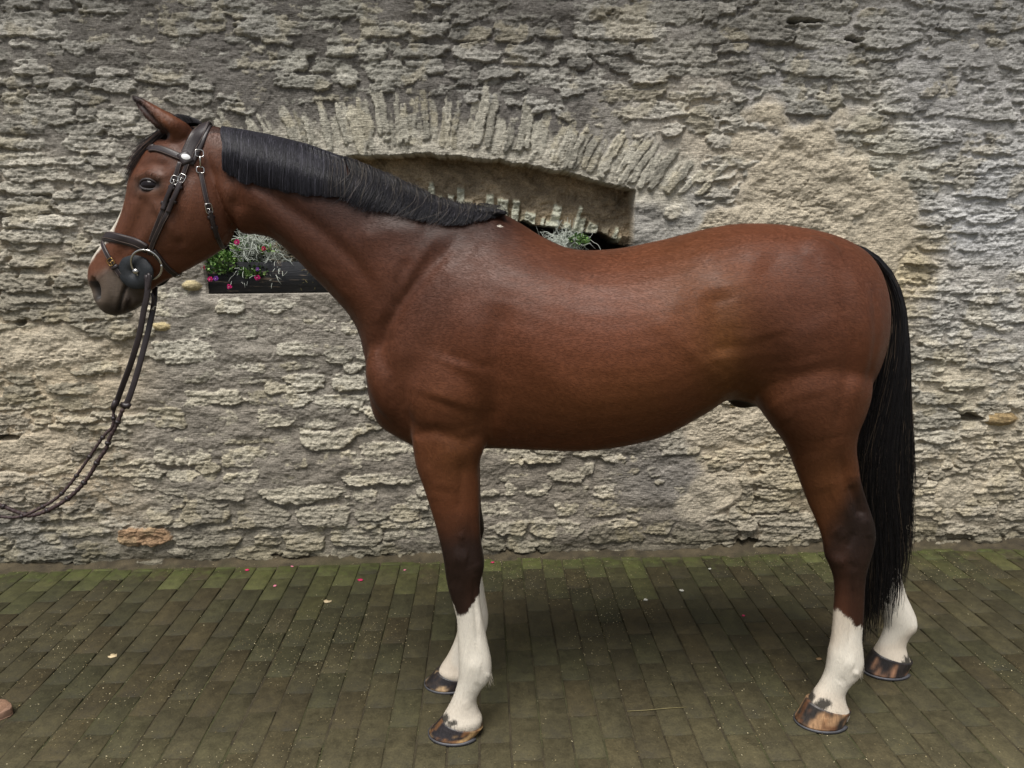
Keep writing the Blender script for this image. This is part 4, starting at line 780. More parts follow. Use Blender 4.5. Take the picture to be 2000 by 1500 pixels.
# ------------------------------------------------------------------ hooves with shoes
mh = MatB("hoof_horn"); a = mh.attr(); mh.b.inputs["Roughness"].default_value = .42
n1 = mh.noise(1, 4, .6, stretch=(140, 140, 24)); mh.l(mh.mix(1.0, a.outputs[0], mh.ramp(n1.outputs[0], [(.3, .62), (.7, 1.3)]), 'MULTIPLY'), mh.b.inputs["Base Color"]); mh.bump(n1.outputs[0], .0015)
steel = simple_mat("shoe_steel", (92, 92, 96), .6, .6, nscale=60)
def hoof(cx, cy, zc0, zc1, cxo, L, W, cL, cW, cols, seed):
    """ground outline centre (cx,cy), half length L, half width W; coronet ellipse shifted by cxo, higher in front"""
    V, Q, T, CC = [], [], [], []; S, n = 40, 12; hn = VN(seed)
    for i in range(n+1):
        t = i/n
        for k in range(S):
            p = k/S*2*math.pi; c_, s_ = math.cos(p), math.sin(p)     # c_=-1 toe (left)
            gl, gw = (L*(1-.06*(c_ > .6))), W
            gx = cx+c_*gl*(1 if c_ < 0 else .92); gy = cy+s_*gw*(1 if c_ < .3 else 1-.18*(c_-.3))
            tx = cx+cxo+c_*cL; ty = cy+s_*cW; tz = zc0+(zc1-zc0)*(c_+1)/2
            e = t**.93; z = .010+(tz-.010)*t; x = gx*(1-e)+tx*e; y = gy*(1-e)+ty*e
            r_ = 1+.006*math.sin(t*44+seed); V.append((cx+cxo*e+(x-cx-cxo*e)*r_, cy+(y-cy)*r_, z))
            f = float(fbm(hn, np.array(p*1.6), np.array(t*.8), 3)); f2 = float(fbm(hn, np.array(p*9+t*.6), np.array(t*1.2), 3))
            m_ = np.clip(smooth(-.1, .14, np.array(.7*f+.25*f2+(t-.45)*.35+cols[3]+cols[4]*c_)), 0, 1); c1 = np.array(s2l(cols[0]))*(1-m_)+np.array(s2l(cols[1]))*m_
            m2 = float(smooth(.08, .25, np.array(f2))); c1 = c1*(1-.5*m2)+.5*m2*np.array(s2l(cols[2])); CC.append(c1)
    for i in range(n):
        for k in range(S): Q.append((i*S+k, i*S+(k+1) % S, (i+1)*S+(k+1) % S, (i+1)*S+k))
    V += [(cx, cy, .010), (cx+cxo, cy, (zc0+zc1)/2+.006)]; CC += [CC[0], CC[-1]]
    k0 = len(V)-2; T = [(k0, (k+1) % S, k) for k in range(S)]+[(k0+1, n*S+k, n*S+(k+1) % S) for k in range(S)]
    h_ = mesh_np("hoof", V, Q, mh.m, np.array(CC), horse, tris=T)
    # steel shoe: open ring under the wall
    V, Q = [], []; m = 34
    for i in range(m+1):
        p = math.radians(38)+i/m*math.radians(284); c_, s_ = math.cos(p), math.sin(p)
        for (dr, z) in ((.003, .0005), (.003, .0095), (-.020, .0095), (-.020, .0005)):
            V.append((cx+c_*(L+dr)*(1 if c_ < 0 else .95), cy+s_*(W+dr), z))
    for i in range(m):
        for k in range(4): Q.append((i*4+k, i*4+(k+1) % 4, (i+1)*4+(k+1) % 4, (i+1)*4+k))
    Q += [(0, 3, 2, 1), (m*4, m*4+1, m*4+2, m*4+3)]
    mesh_np("horseshoe", V, Q, steel, None, h_, False)
    return h_
def hoof_at(toe, heel, Yp, *a_, **k_):
    tx, hx = on_g(*toe)[0], on_g(*heel)[0]; 
    return tx, hx
def hx_at(px, py, Y): return xz(px, py, Y)[0]
z_f = xz(866, 1402, YNF)[1]; z_b = xz(940, 1410, YNF)[1]
tf, hf_ = hx_at(838, 1442, YNF), hx_at(940, 1434, YNF)
def mk_hoof(toex, heelx, Y, corf, corb, zf, zb, cols, seed, W=.064):
    cx = (toex+heelx)/2; L = (heelx-toex)/2; ccx = (corf+corb)/2; hoof(cx, Y, zf, zb, ccx-cx, L, W, (corb-corf)/2+.002, .0515, cols, seed)
mk_hoof(tf, hf_+.004, YNF, hx_at(863, 1400, YNF), hx_at(943, 1405, YNF), z_f, z_b-.012, ((176, 142, 98), (38, 34, 36), (140, 96, 54), .20, -.20), 61)
dxh = -.035; mk_hoof(tf+dxh, hf_+dxh, 2*YC-YNF, hx_at(863, 1400, YNF)+dxh, hx_at(943, 1405, YNF)+dxh, z_f, z_b-.012, ((176, 148, 112), (34, 31, 33), (70, 56, 46), .26, 0), 63)
z_f2 = xz(1572, 1366, YNF)[1]; z_b2 = xz(1656, 1385, YNF)[1]; th_, hh = hx_at(1554, 1404, YNF), hx_at(1656, 1404, YNF)
mk_hoof(th_, hh, YNF, hx_at(1577, 1364, YNF), hx_at(1659, 1385, YNF), z_f2, z_b2, ((170, 134, 100), (50, 46, 44), (128, 84, 52), .06, .02), 65)
dh = .375; mk_hoof(th_+dh, hh+dh, 2*YC-YNF, hx_at(1577, 1364, YNF)+dh, hx_at(1659, 1385, YNF)+dh, z_f2, z_b2, ((150, 112, 86), (36, 32, 32), (60, 52, 48), .24, 0), 67)
# ------------------------------------------------------------------ eyes
me_ = MatB("eye"); me_.b.inputs["Base Color"].default_value = (.012, .009, .010, 1); me_.b.inputs["Roughness"].default_value = .16; me_.b.inputs["Specular IOR Level"].default_value = .22
lid = simple_mat("eyelid_skin", (44, 36, 36), .5, bump=.002, bscale=300)
for sg in (-1, 1):
    p, n_ = hit_cam(291, 362); p = p.copy(); p[1] = p[1] if sg < 0 else 2*YC-p[1]
    A = Acc(); V, Q = [], []; r_ = .0222
    for i in range(17):
        th2 = i/16*math.pi
        for k in range(24):
            t = k/24*2*math.pi; V.append((p[0]+1.22*r_*math.sin(th2)*math.cos(t), p[1]-sg*.0085+r_*math.sin(th2)*math.sin(t)*.9, p[2]+r_*.92*math.cos(th2)))
    for i in range(16):
        for k in range(24): Q.append((i*24+k, (i+1)*24+k, (i+1)*24+(k+1) % 24, i*24+(k+1) % 24))
    A.add(V, Q).build("eye", me_.m, horse)
    yo = p[1]-sg*.0085; 
    for nm, up_ in (("upper_eyelid", 1), ("lower_eyelid", -1)):
        pts = []
        for i in range(13):
            t = -1+2*i/12; xx = p[0]+t*.0265; zz2 = p[2]+up_*(.0168 if up_ > 0 else .0128)*(1-t*t)**.6+(-.002*t)
            rr = max(0, 1-((xx-p[0])/(1.25*r_))**2-((zz2-p[2])/(r_*.95))**2); pts.append((xx, yo+sg*(r_*.9*math.sqrt(rr)+.001) if rr > 0 else p[1]+sg*.001-sg*.002, zz2))
        A = Acc().add(*tube(pts, [.0016+.0028*(1-(-1+2*i/12)**2)**.5 for i in range(13)], 8)); A.build(nm, lid, horse)
# ================================================================== hair: mane, forelock, tail (tapered strands)
def strands(name, paths, rad, mat, parent, cols, sides=3, taper=(1, .25)):
    """paths (n, m, 3) -> one mesh of thin tapered strands"""
    P = np.asarray(paths, float); n, m, _ = P.shape; T = np.gradient(P, axis=1); T /= np.linalg.norm(T, axis=2, keepdims=True)+1e-9
    ref = np.array([.05, -1., .1]); A = np.cross(T, ref); A /= np.linalg.norm(A, axis=2, keepdims=True)+1e-9; B = np.cross(T, A)
    r_ = np.linspace(taper[0], taper[1], m)[None, :, None]*np.broadcast_to(np.asarray(rad), (n,))[:, None, None]
    V = np.stack([P+r_*(math.cos(k/sides*6.28318)*A+math.sin(k/sides*6.28318)*B) for k in range(sides)], 2)   # n,m,s,3
    idx = np.arange(n*m*sides).reshape(n, m, sides); Q = []
    for k in range(sides): Q.append(np.stack([idx[:, :-1, k], idx[:, :-1, (k+1) % sides], idx[:, 1:, (k+1) % sides], idx[:, 1:, k]], -1).reshape(-1, 4))
    C_ = np.repeat(np.repeat(np.asarray(cols)[:, None, :], m, 1), sides, 1).reshape(-1, 3)
    return mesh_np(name, V.reshape(-1, 3), np.concatenate(Q), mat, C_, parent)
mb = MatB("horse_hair"); a = mb.attr(); mb.l(a.outputs[0], mb.b.inputs["Base Color"]); mb.b.inputs["Roughness"].default_value = .46; mb.b.inputs["Specular IOR Level"].default_value = .42; hairm = mb.m
RH = np.random.RandomState(77); HB = VN(71)
def hcol(n, base=(30, 27, 31), light=(104, 92, 88), p=.06):
    c = np.tile(s2l(base), (n, 1))*RH.uniform(.3, 1.4, (n, 1)); k = RH.rand(n) < p; c[k] = s2l(light)*RH.uniform(.5, 1.2, (k.sum(), 1)); return c
# crest line in tracing pixels and hanging length profile
crest = np.array([(432, 246), (470, 252), (520, 261), (560, 271), (600, 281), (650, 299), (700, 317), (740, 334), (780, 351), (820, 371), (860, 389), (900, 400), (940, 404), (968, 410), (985, 417)], float)
endp = np.array([(436, 332), (462, 352), (516, 368), (556, 376), (600, 383), (652, 385), (690, 392), (726, 404), (764, 414), (806, 424), (848, 434), (890, 438), (930, 430), (958, 420), (980, 420)], float)
cu = np.r_[0, np.cumsum(np.hypot(*np.diff(crest, axis=0).T))]; cu /= cu[-1]
def lerp_poly(P, t): return np.stack([np.interp(t, cu, P[:, 0]), np.interp(t, cu, P[:, 1])], -1)
surf_cache = {}
def surf(x, z):
    k = (round(x*250), round(z*250))
    if k not in surf_cache:
        p, n_ = hit_side(k[0]/250, k[1]/250); surf_cache[k] = p[1] if p is not None else None
    return surf_cache[k]
def mane_paths(N, t0, t1, lay, frizz, seed, lenf=(.94, 1.0), m=11, clump=0.0):
    r = np.random.RandomState(seed); out = []
    for i in range(N):
        t = r.uniform(t0, t1); c0 = lerp_poly(crest, t); e = lerp_poly(endp, np.clip(t+r.normal(0, .004), 0, 1)); trimmed = t < .43
        L = r.uniform(*lenf) if trimmed else r.uniform(.50, 1.10)
        L *= 1+(.05 if trimmed else .10)*float(HB(np.array(t*60), np.array(5.5)))*2
        e = c0+(e-c0)*L; k = math.floor(t*95+r.normal(0, .2)); cl = float(fbm(HB, np.array(k*.37), np.array(2.0), 2))*(.35 if trimmed else 1.0)*clump
        P = []; bow = r.normal(0, 1)*frizz; layo = lay*r.uniform(.25, 1.0)
        for j in range(m):
            s_ = j/(m-1); px = c0[0]+(e[0]-c0[0])*s_; py = c0[1]+(e[1]-c0[1])*s_
            if not trimmed: px += 9*math.sin(s_*math.pi)*(.6+cl*1.2)+bow*3*s_*s_
            px += cl*12*s_+bow*1.2*s_; 
            x, z = xz(px, py, YC-.085*min(1, s_*2.2)); ys = surf(x, z)
            arch = YC-.012-(.055*min(1, s_*3) if trimmed else .024*min(1, s_*5))
            y = (min(ys, arch+.03) if trimmed else min(ys, arch)) if ys is not None else arch
            P.append((x, y-.004-layo*math.sin(min(1, s_*1.6)*1.57)*(1-.55*max(0, s_-.6)/.4)-.002*j/m, z+.004*(1-s_)+(.012*math.sin(min(1, s_*2.2)*3.1416)*(frizz > 3)*(not trimmed))))
        # start a little over the crest on the far side
        P[0] = (P[0][0], YC+.004, P[0][2]-.004) if trimmed else (P[0][0], YC-.010, P[0][2]-.001); out.append(P)
    return out
pA = mane_paths(7600, .0, .405, .016, .8, 1, (.84, 1.0)); mane = strands("mane", pA+mane_paths(6400, .385, 1.0, .021, 2.0, 2, clump=1.1)+mane_paths(500, .36, .97, .028, 5.0, 3, clump=1.2), np.r_[np.full(7600, .0010), np.full(6400, .0010), np.full(500, .0006)], hairm, horse, np.vstack([hcol(7600, (36, 35, 42), (84, 82, 92), .08), hcol(6400, (33, 32, 38), (90, 86, 90), .06), hcol(500, (44, 41, 42), (104, 96, 88), .25)]), taper=(1, .4))
# forelock: falls forward from the poll over the forehead
fp = []
for i in range(3600):
    u = RH.rand(); v = RH.normal(0, .9); st = (352-30*u+RH.normal(0, 4), 243+10*u); mid = (312-20*u+v*6, 266+18*u+v*5); e = (264+18*u+v*6, 352-52*u*RH.rand()+RH.uniform(-26, 12))
    P = []; yo = np.clip(RH.normal(0, .020), -.05, .045)
    for j in range(12):
        s_ = j/11; px = (1-s_)**2*st[0]+2*s_*(1-s_)*mid[0]+s_*s_*e[0]; py = (1-s_)**2*st[1]+2*s_*(1-s_)*mid[1]+s_*s_*e[1]
        x, z = xz(px, py, YC); P.append((x, YC+yo*(.3+s_), z))
    fp.append(P)
fore = strands("forelock", fp, .0009, hairm, horse, hcol(3600, (38, 30, 31), (110, 84, 70), .12), taper=(1, .3))
# short bridle-path tuft between the ears and the headpiece
fp = []
for i in range(1100):
    u = RH.rand(); x0_, y0_ = 350+40*u, 246-4*u; P = []; h_ = RH.uniform(.55, 1); yo = RH.uniform(-.03, .03)
    for j in range(7):
        s_ = j/6; px = x0_-26*s_*h_+3*math.sin(s_*3); py = y0_-20*h_*math.sin(s_*1.9)*(1-.35*abs(u-.55)*2)
        x, z = xz(px, py, YC); P.append((x, YC+yo, z))
    fp.append(P)
strands("mane_tuft", fp, .0010, hairm, horse, hcol(1100, (30, 26, 30), (80, 70, 70), .05))
# tail
outer_ = np.array([(1664, 474), (1690, 483), (1716, 500), (1738, 526), (1754, 560), (1764, 600), (1770, 660), (1774, 730), (1777, 800), (1781, 870), (1785, 950), (1788, 1020), (1787, 1080), (1778, 1130)], float)
inner_ = np.array([(1660, 478), (1684, 494), (1706, 518), (1722, 545), (1732, 580), (1734, 625), (1726, 680), (1712, 740), (1694, 810), (1676, 880), (1673, 950), (1686, 1030), (1690, 1120), (1688, 1232)], float)
m = len(outer_); YT = YC+.0
def tailpaths(N, seed, friz, lenr, yr):
    r = np.random.RandomState(seed); out = []
    for i in range(N):
        u = r.beta(1.05, 1.0); v = r.uniform(-1, 1); du = r.normal(0, .10); L = r.uniform(*lenr)*(1-.28*max(0, u-.55)/.45)
        ph = r.uniform(0, 6.28); P = []; kk = int(u*22); cl = float(HB(np.array(kk*.73), np.array(3.1)))
        for j in range(22):
            s_ = j/21*L; q_ = s_*(m-1); a0 = int(min(q_, m-2)); f_ = q_-a0
            o = outer_[a0]*(1-f_)+outer_[a0+1]*f_; n_ = inner_[a0]*(1-f_)+inner_[a0+1]*f_; uu = np.clip(u+du*s_+cl*.30*math.sin(s_*6+kk)+.05*math.sin(s_*9+cl*20), -.01, 1.03)
            p = n_*(1-uu)+o*uu; wv = friz*math.sin(s_*17+ph)*s_
            x, z = xz(p[0]+wv, p[1], YT); th = .018+.050*min(1, s_*2.0); yy = YT+.012+v*th*math.sqrt(max(0, 1-(2*uu-1)**2)+.05)
            ys = None
            P.append((x, yy, z))
        out.append(P)
    return out
tp = tailpaths(10500, 5, 3.0, (.74, 1.02), 1)+tailpaths(700, 6, 6.0, (.7, 1.04), 1)
tail = strands("tail", tp, np.r_[np.full(10500, .00105), np.full(700, .0006)], hairm, horse, np.vstack([hcol(10500, (20, 18, 20), (78, 66, 56), .03), hcol(700, (62, 54, 48), (120, 102, 84), .3)]), taper=(1, .35))
# a little bearded hair behind the fetlocks and whiskers on the chin
fp = []
for i in range(420):
    k = i % 2; px, py = (1682+RH.normal(0, 3), 1306+RH.normal(0, 7)) if k else (956+RH.normal(0, 3), 1320+RH.normal(0, 6)); Yp = YNF+RH.uniform(-.018, .018)
    x, z = xz(px-6, py-5, Yp); L = RH.uniform(.008, .02); P = [(x+L*s_*.7, Yp, z-L*s_*s_*1.6) for s_ in np.linspace(0, 1, 5)]; fp.append(P)
    if False: d_ = HX(.13) if k else -.03; fp.append([(a_+d_, 2*YC-b_, c_) for a_, b_, c_ in P])
for k in (0, 1): strands("fetlock_hair", fp[k::2], .0008, hairm, horse, np.tile(s2l((222, 214, 198)), (len(fp[k::2]), 1)))
fp = []
for i in range(46):
    px, py = RH.uniform(205, 268), 607-.02*i; x, z = xz(px, py if px < 240 else 598, YC-.02); L = RH.uniform(.010, .032); fp.append([(x+L*.25*s_*s_, YC-.02+RH.normal(0, .001)+i % 5*.006-.012, z-L*s_) for s_ in np.linspace(0, 1, 5)])
strands("whiskers", fp, .0004, hairm, horse, np.tile(s2l((60, 52, 48)), (len(fp), 1)))
# ================================================================== bridle
lea = MatB("dark_leather"); n1 = lea.noise(240, 5, .65); n2 = lea.noise(30, 4, .6)
lea.l(lea.mix(1.0, tuple(s2l((44, 36, 37))), lea.ramp(n2.outputs[0], [(.3, .75), (.7, 1.25)]), 'MULTIPLY'), lea.b.inputs["Base Color"]); lea.b.inputs["Roughness"].default_value = .42; lea.bump(n1.outputs[0], .0008, .6); leam = lea.m
stitch = simple_mat("pale_stitching", (128, 112, 104), .7); silver = simple_mat("nickel", (206, 204, 200), .22, 1.0, nscale=80, namp=.1); brass = simple_mat("brass", (190, 156, 96), .28, 1.0, nscale=80, namp=.1); white_m = simple_mat("white_enamel", (232, 232, 232), .3)
rubber = simple_mat("black_rubber", (34, 38, 42), .55, nscale=50, bump=.001, bscale=150)
bridle = empty("bridle", on_y(330, 420, YC)); tag(bridle, "dark leather bridle with loose ring bit and long reins worn by the horse", "bridle")
def on_skin(px, py, off=.0):
    p, n_ = hit_cam(px, py)
    if p is None:
        for k in range(1, 14):
            for dx_, dy_ in ((k, 0), (-k, 0), (0, k), (0, -k), (k, k), (k, -k)):
                p, n_ = hit_cam(px+dx_, py+dy_)
                if p is not None: break
            if p is not None: break
    return p+n_*off, n_
def dens_px(P, step=4.0):
    P = np.asarray(P, float); d = np.r_[0, np.cumsum(np.hypot(*np.diff(P, axis=0).T))]; n = max(3, int(d[-1]/step)+1); t = np.linspace(0, d[-1], n)
    E = cr(P, 8); de = np.r_[0, np.cumsum(np.hypot(*np.diff(E, axis=0).T))]; t = np.linspace(0, de[-1], n); return np.stack([np.interp(t, de, E[:, 0]), np.interp(t, de, E[:, 1])], -1)
def band(acc, P, N, w, th, closed=False, round_=.7):
    """flat strap with softly rounded edges along P with outward normals N"""
    P = np.asarray(P); N = np.asarray(N); n = len(P)
    T = (np.roll(P, -1, 0)-np.roll(P, 1, 0)) if closed else np.gradient(P, axis=0); T /= np.linalg.norm(T, axis=1, keepdims=True)+1e-9
    N = N-(N*T).sum(1, keepdims=True)*T; N /= np.linalg.norm(N, axis=1, keepdims=True)+1e-9; S = np.cross(T, N); w = np.broadcast_to(w, (n,))
    prof = [(-.5, 0), (-.5, .55), (-.44, .9), (-.2, 1.05), (.2, 1.05), (.44, .9), (.5, .55), (.5, 0)]; V, Q = [], []; m_ = len(prof)
    for i in range(n):
        for a_, b_ in prof: V.append(P[i]+S[i]*a_*w[i]+N[i]*b_*th)
    for i in range(n if closed else n-1):
        j = (i+1) % n
        for k in range(m_): Q.append((i*m_+k, i*m_+(k+1) % m_, j*m_+(k+1) % m_, j*m_+k))
    if not closed: Q += [(3, 2, 1, 0), (6, 5, 4, 3), (7, 6, 3, 0)]; b0 = (n-1)*m_; Q += [(b0, b0+1, b0+2, b0+3), (b0+3, b0+4, b0+5, b0+6), (b0, b0+3, b0+6, b0+7)]
    acc.add(V, Q); return S
def smooth_rows(A, k=2):
    A = np.array(A)
    for _ in range(k): B_ = A.copy(); B_[1:-1] = (A[:-2]+2*A[1:-1]+A[2:])/4; A = B_
    return A
def strap(name, px, w, th=.0045, lift=.001, parent=None, wrap0=False, wrap1=False, st=True, mat=None, sm=6, step=4.0):
    D_ = dens_px(px, step); P, N = [], []
    for q in D_: p, n_ = on_skin(*q, lift); P.append(p); N.append(n_)
    P, N = smooth_rows(P, sm), smooth_rows(N, sm)
    if wrap0 or wrap1:                          # carry on round the head as the mirror image on the far side
        Pm = P.copy(); Pm[:, 1] = 2*YC-Pm[:, 1]; Nm = N.copy(); Nm[:, 1] *= -1
        if wrap0 and wrap1: P = np.vstack([P, Pm[::-1]]); N = np.vstack([N, Nm[::-1]])
        elif wrap0: P = np.vstack([Pm[::-1], P]); N = np.vstack([Nm[::-1], N])
        else: P = np.vstack([P, Pm[::-1]]); N = np.vstack([N, Nm[::-1]])
    A = Acc(); S = band(A, P, N, w, th, closed=wrap0 and wrap1); o = A.build(name, mat or leam, parent or bridle)
    if st:
        B_ = Acc(); ww = np.broadcast_to(w, (len(P),))[:, None]; T = np.gradient(P, axis=0); T /= np.linalg.norm(T, axis=1, keepdims=True)+1e-9; NN = N-(N*T).sum(1, keepdims=True)*T; NN /= np.linalg.norm(NN, axis=1, keepdims=True)
        for sg in (-.37, .37): B_.add(*tube(P+S*ww*sg+NN*th*1.0, .00045, 4))
        B_.build("stitching", stitch, o)
    return o
def frame(name, px, py, dirpx, L, W, mat, parent, rad=.0013, lift=.006, bar=True):
    p, n_ = on_skin(px, py, lift); a_ = on_y(px, py, p[1]); b_ = on_y(px+dirpx[0], py+dirpx[1], p[1]); T = b_-a_; T = T-n_*(T@n_); T /= np.linalg.norm(T); S = np.cross(T, n_)
    pts = []
    for i in range(25):
        t = i/24*2*math.pi; c_, s_ = math.cos(t), math.sin(t); pts.append(p+T*L/2*math.copysign(abs(c_)**.5, c_)+S*W/2*math.copysign(abs(s_)**.5, s_))
    A = Acc().add(*tube(pts, rad, 7)); 
    if bar: A.add(*tube([p-S*W/2, p+n_*.001, p+S*W/2], rad*.8, 6)); A.add(*tube([p+n_*.001, p+T*L*.25+n_*.003, p+T*L*.5+n_*.0015], rad*.7, 6))
    return A.build(name, mat, parent)
def keeper(px, py, dirpx, W, parent, lift=.0045, L=.009):
    p, n_ = on_skin(px, py, lift); a_ = on_y(px, py, p[1]); b_ = on_y(px+dirpx[0], py+dirpx[1], p[1]); T = b_-a_; T = T-n_*(T@n_); T /= np.linalg.norm(T); S = np.cross(T, n_)
    A = Acc(); band(A, [p-S*W/2-n_*.003, p-S*W/2+n_*.001, p+S*W/2+n_*.001, p+S*W/2-n_*.003], [n_-S*.8, n_, n_, n_+S*.8], L, .0028); return A.build("keeper", leam, parent)
# headpiece over the poll
hp = strap("headpiece", [(364, 311), (372, 290), (382, 270), (391, 253), (400, 241)], np.array(1.0)*.036, .0055, wrap1=True)
strap("headpiece_underlayer", [(372, 322), (384, 300), (393, 280), (401, 262), (408, 247)], .016, .004, wrap1=True, st=False)
bb = strap("browband", [(294, 292), (304, 290), (318, 293), (334, 299), (350, 306), (364, 311)], .021, .005, wrap0=False, sm=2)
# browband across the forehead to the far side
Pn, Nn = on_skin(296, 291, .001); ps = []
for i in range(9):
    t = i/8; y_ = Pn[1]+(2*YC-2*Pn[1])*t; r_ = bvh.ray_cast(Vector((Pn[0]-.5, y_, Pn[2]+.004)), Vector((1, 0, 0))); ps.append((np.array(r_[0])+np.array([-.002, 0, 0]), np.array(r_[1])) if r_[0] is not None else (Pn, Nn))
A = Acc(); band(A, smooth_rows([p for p, _ in ps], 2), smooth_rows([n_ for _, n_ in ps], 2), .020, .005); A.build("browband_front", leam, bb)
loop = strap("browband_loop", [(356, 300), (363, 309), (369, 320)], .034, .0075, st=False); 
p, n_ = on_skin(364, 309, .0075); th_ = [np.array((math.cos(t), math.sin(t))) for t in np.linspace(0, 6.283, 25)[:-1]]; a_ = np.array([1., 0, -.25]); a_ -= n_*(a_@n_); a_ /= np.linalg.norm(a_); b_ = np.cross(n_, a_)
V = [p+a_*.0125*c[0]+b_*.0088*c[1]+n_*.001 for c in th_]+[p+a_*.0105*c[0]+b_*.0070*c[1]+n_*.0028 for c in th_]+[p+n_*.003]
Acc().add(V, [(i, (i+1) % 24, 24+(i+1) % 24, 24+i) for i in range(24)], [(48, 24+i, 24+(i+1) % 24) for i in range(24)]).build("rosette", white_m, loop)
ck1 = strap("cheekpiece", [(352, 317), (345, 338), (337, 362), (329, 385), (321, 405), (312, 428), (303, 450), (295, 472)], .0135, .0045)
ck2 = strap("cheekpiece", [(366, 320), (359, 340), (350, 365), (340, 388), (332, 407), (322, 428), (311, 450), (300, 474), (293, 496)], .0135, .0060)
frame("buckle", 342, 353, (-5, 14), .024, .0185, silver, ck1, lift=.008); frame("buckle", 357, 350, (-5, 14), .024, .0185, silver, ck2, lift=.009)
keeper(337, 367, (-5, 14), .0165, ck1); keeper(351, 366, (-5, 14), .0165, ck2, .006); keeper(322, 398, (-5, 14), .0165, ck1); keeper(340, 393, (-5, 14), .0165, ck2, .006)
for c_, pts in ((ck1, [(340, 358), (330, 382), (318, 411)]), (ck2, [(355, 356), (344, 384), (329, 416)])): strap("billet_end", pts, .0125, .004, lift=.0052 if c_ is ck1 else .0065, parent=c_, st=False)
nb = strap("noseband", [(203, 459), (214, 460), (230, 463), (250, 468), (270, 474), (288, 484)], .0245, .0075, wrap0=True)
strap("noseband_padding", [(203, 464), (216, 466), (232, 469), (252, 474), (270, 480), (287, 489)], .020, .0050, parent=nb, st=False)
Pn1, _ = on_skin(203, 459, .001); Ap = []
jw = strap("jaw_strap", [(299, 488), (312, 505), (328, 524), (344, 537)], .0175, .0050, wrap1=True); frame("buckle", 348, 538, (10, -4), .020, .024, silver, jw, lift=.006)
fl_ = strap("flash_strap", [(199, 468), (203, 482), (211, 498), (221, 515), (231, 531), (238, 540)], .0150, .0045, wrap0=True); frame("buckle", 219, 511, (7, 10), .020, .020, brass, fl_, lift=.007); keeper(226, 522, (7, 10), .018, fl_)
tl = strap("throatlash", [(392, 337), (395, 352), (399, 372), (403, 392), (408, 410), (413, 428), (418, 445), (425, 464), (434, 485), (440, 492)], .0135, .0042, wrap1=True); frame("buckle", 407, 407, (4, 14), .028, .0185, silver, tl, lift=.007)
strap("billet_end", [(409, 412), (414, 432), (423, 464)], .0125, .004, lift=.005, parent=tl, st=False); keeper(412, 424, (4, 14), .016, tl); keeper(418, 444, (4, 14), .016, tl)
frame("ring", 389, 302, (0, 10), .021, .021, silver, tl, .0016, .010, False)
p1, n1_ = on_skin(390, 307, .010); p2, n2_ = on_skin(391, 326, .008); A = Acc().add(*tube([p1+n1_*.002, (p1*.7+p2*.3)+n1_*.002, p1*.45+p2*.55, p2], [.0016, .0034, .0024, .0034], 8)); A.build("snap_hook", silver, tl); frame("square_ring", 391, 333, (0, 10), .017, .020, silver, tl, .0017, .006, False)
# bit: ring, guard, mouthpiece end
bit = empty("bit", on_y(286, 518, YC)); bit.parent = bridle; bit.matrix_parent_inverse = bridle.matrix_world.inverted()
for sg in (-1, 1):
    p0, n0 = on_skin(266, 531, .0); yb = p0[1]-.006
    mir = (lambda y: y) if sg < 0 else (lambda y: 2*YC-y)
    c0 = on_y(266, 531, yb); r_ = .0535; V, Q, T_ = [], [], []; S = 44
    for (k, dy, rr) in ((0, 0, 1), (1, -.003, 1.01), (2, -.007, .96), (3, -.0075, .30), (4, -.0045, .24)):
        for i in range(S):
            t = i/S*6.28318; w_ = rr*r_*(1+.012*math.sin(t*9)+.008*math.sin(t*5+1)); V.append((c0[0]+w_*math.cos(t), mir(yb+dy-.006*math.cos(t)), c0[2]+w_*.96*math.sin(t)))
    for k in range(4):
        for i in range(S): Q.append((k*S+i, k*S+(i+1) % S, (k+1)*S+(i+1) % S, (k+1)*S+i))
    V += [(c0[0], mir(yb-.004), c0[2]), (c0[0], mir(yb), c0[2])]; T_ = [(5*S, 4*S+i, 4*S+(i+1) % S) for i in range(S)]+[(5*S+1, (i+1) % S, i) for i in range(S)]
    Acc().add(V, Q, T_).build("bit_guard", rubber, bit)
    rc = on_y(286, 517, yb-.012); pts = [(rc[0]+.0435*math.cos(t), mir(yb-.012-.010*math.sin(t)), rc[2]+.0435*math.sin(t)) for t in np.linspace(0, 6.28318, 49)]
    Acc().add(*tube(pts, .0033, 10)).build("bit_ring", silver, bit)
    A = Acc(); bc_ = on_y(266, 530, yb-.010); V, Q = [], []
    for i in range(11):
        for k in range(16):
            th2 = i/10*math.pi; t = k/16*6.28318; V.append((bc_[0]+.0098*math.sin(th2)*math.cos(t), mir(bc_[1]-.002+.0085*math.sin(th2)*math.sin(t)), bc_[2]+.0092*math.cos(th2)))
    for i in range(10):
        for k in range(16): Q.append((i*16+k, (i+1)*16+k, (i+1)*16+(k+1) % 16, i*16+(k+1) % 16))
    A.add(V, Q).build("bit_joint", silver, bit)
A = Acc(); pa = on_y(266, 530, YC); A.add(*tube([(pa[0]+.004, YC-.045, pa[2]), (pa[0]+.006, YC-.02, pa[2]+.004), (pa[0]+.006, YC+.02, pa[2]+.004), (pa[0]+.004, YC+.045, pa[2])], .006, 8)).build("mouthpiece", silver, bit)
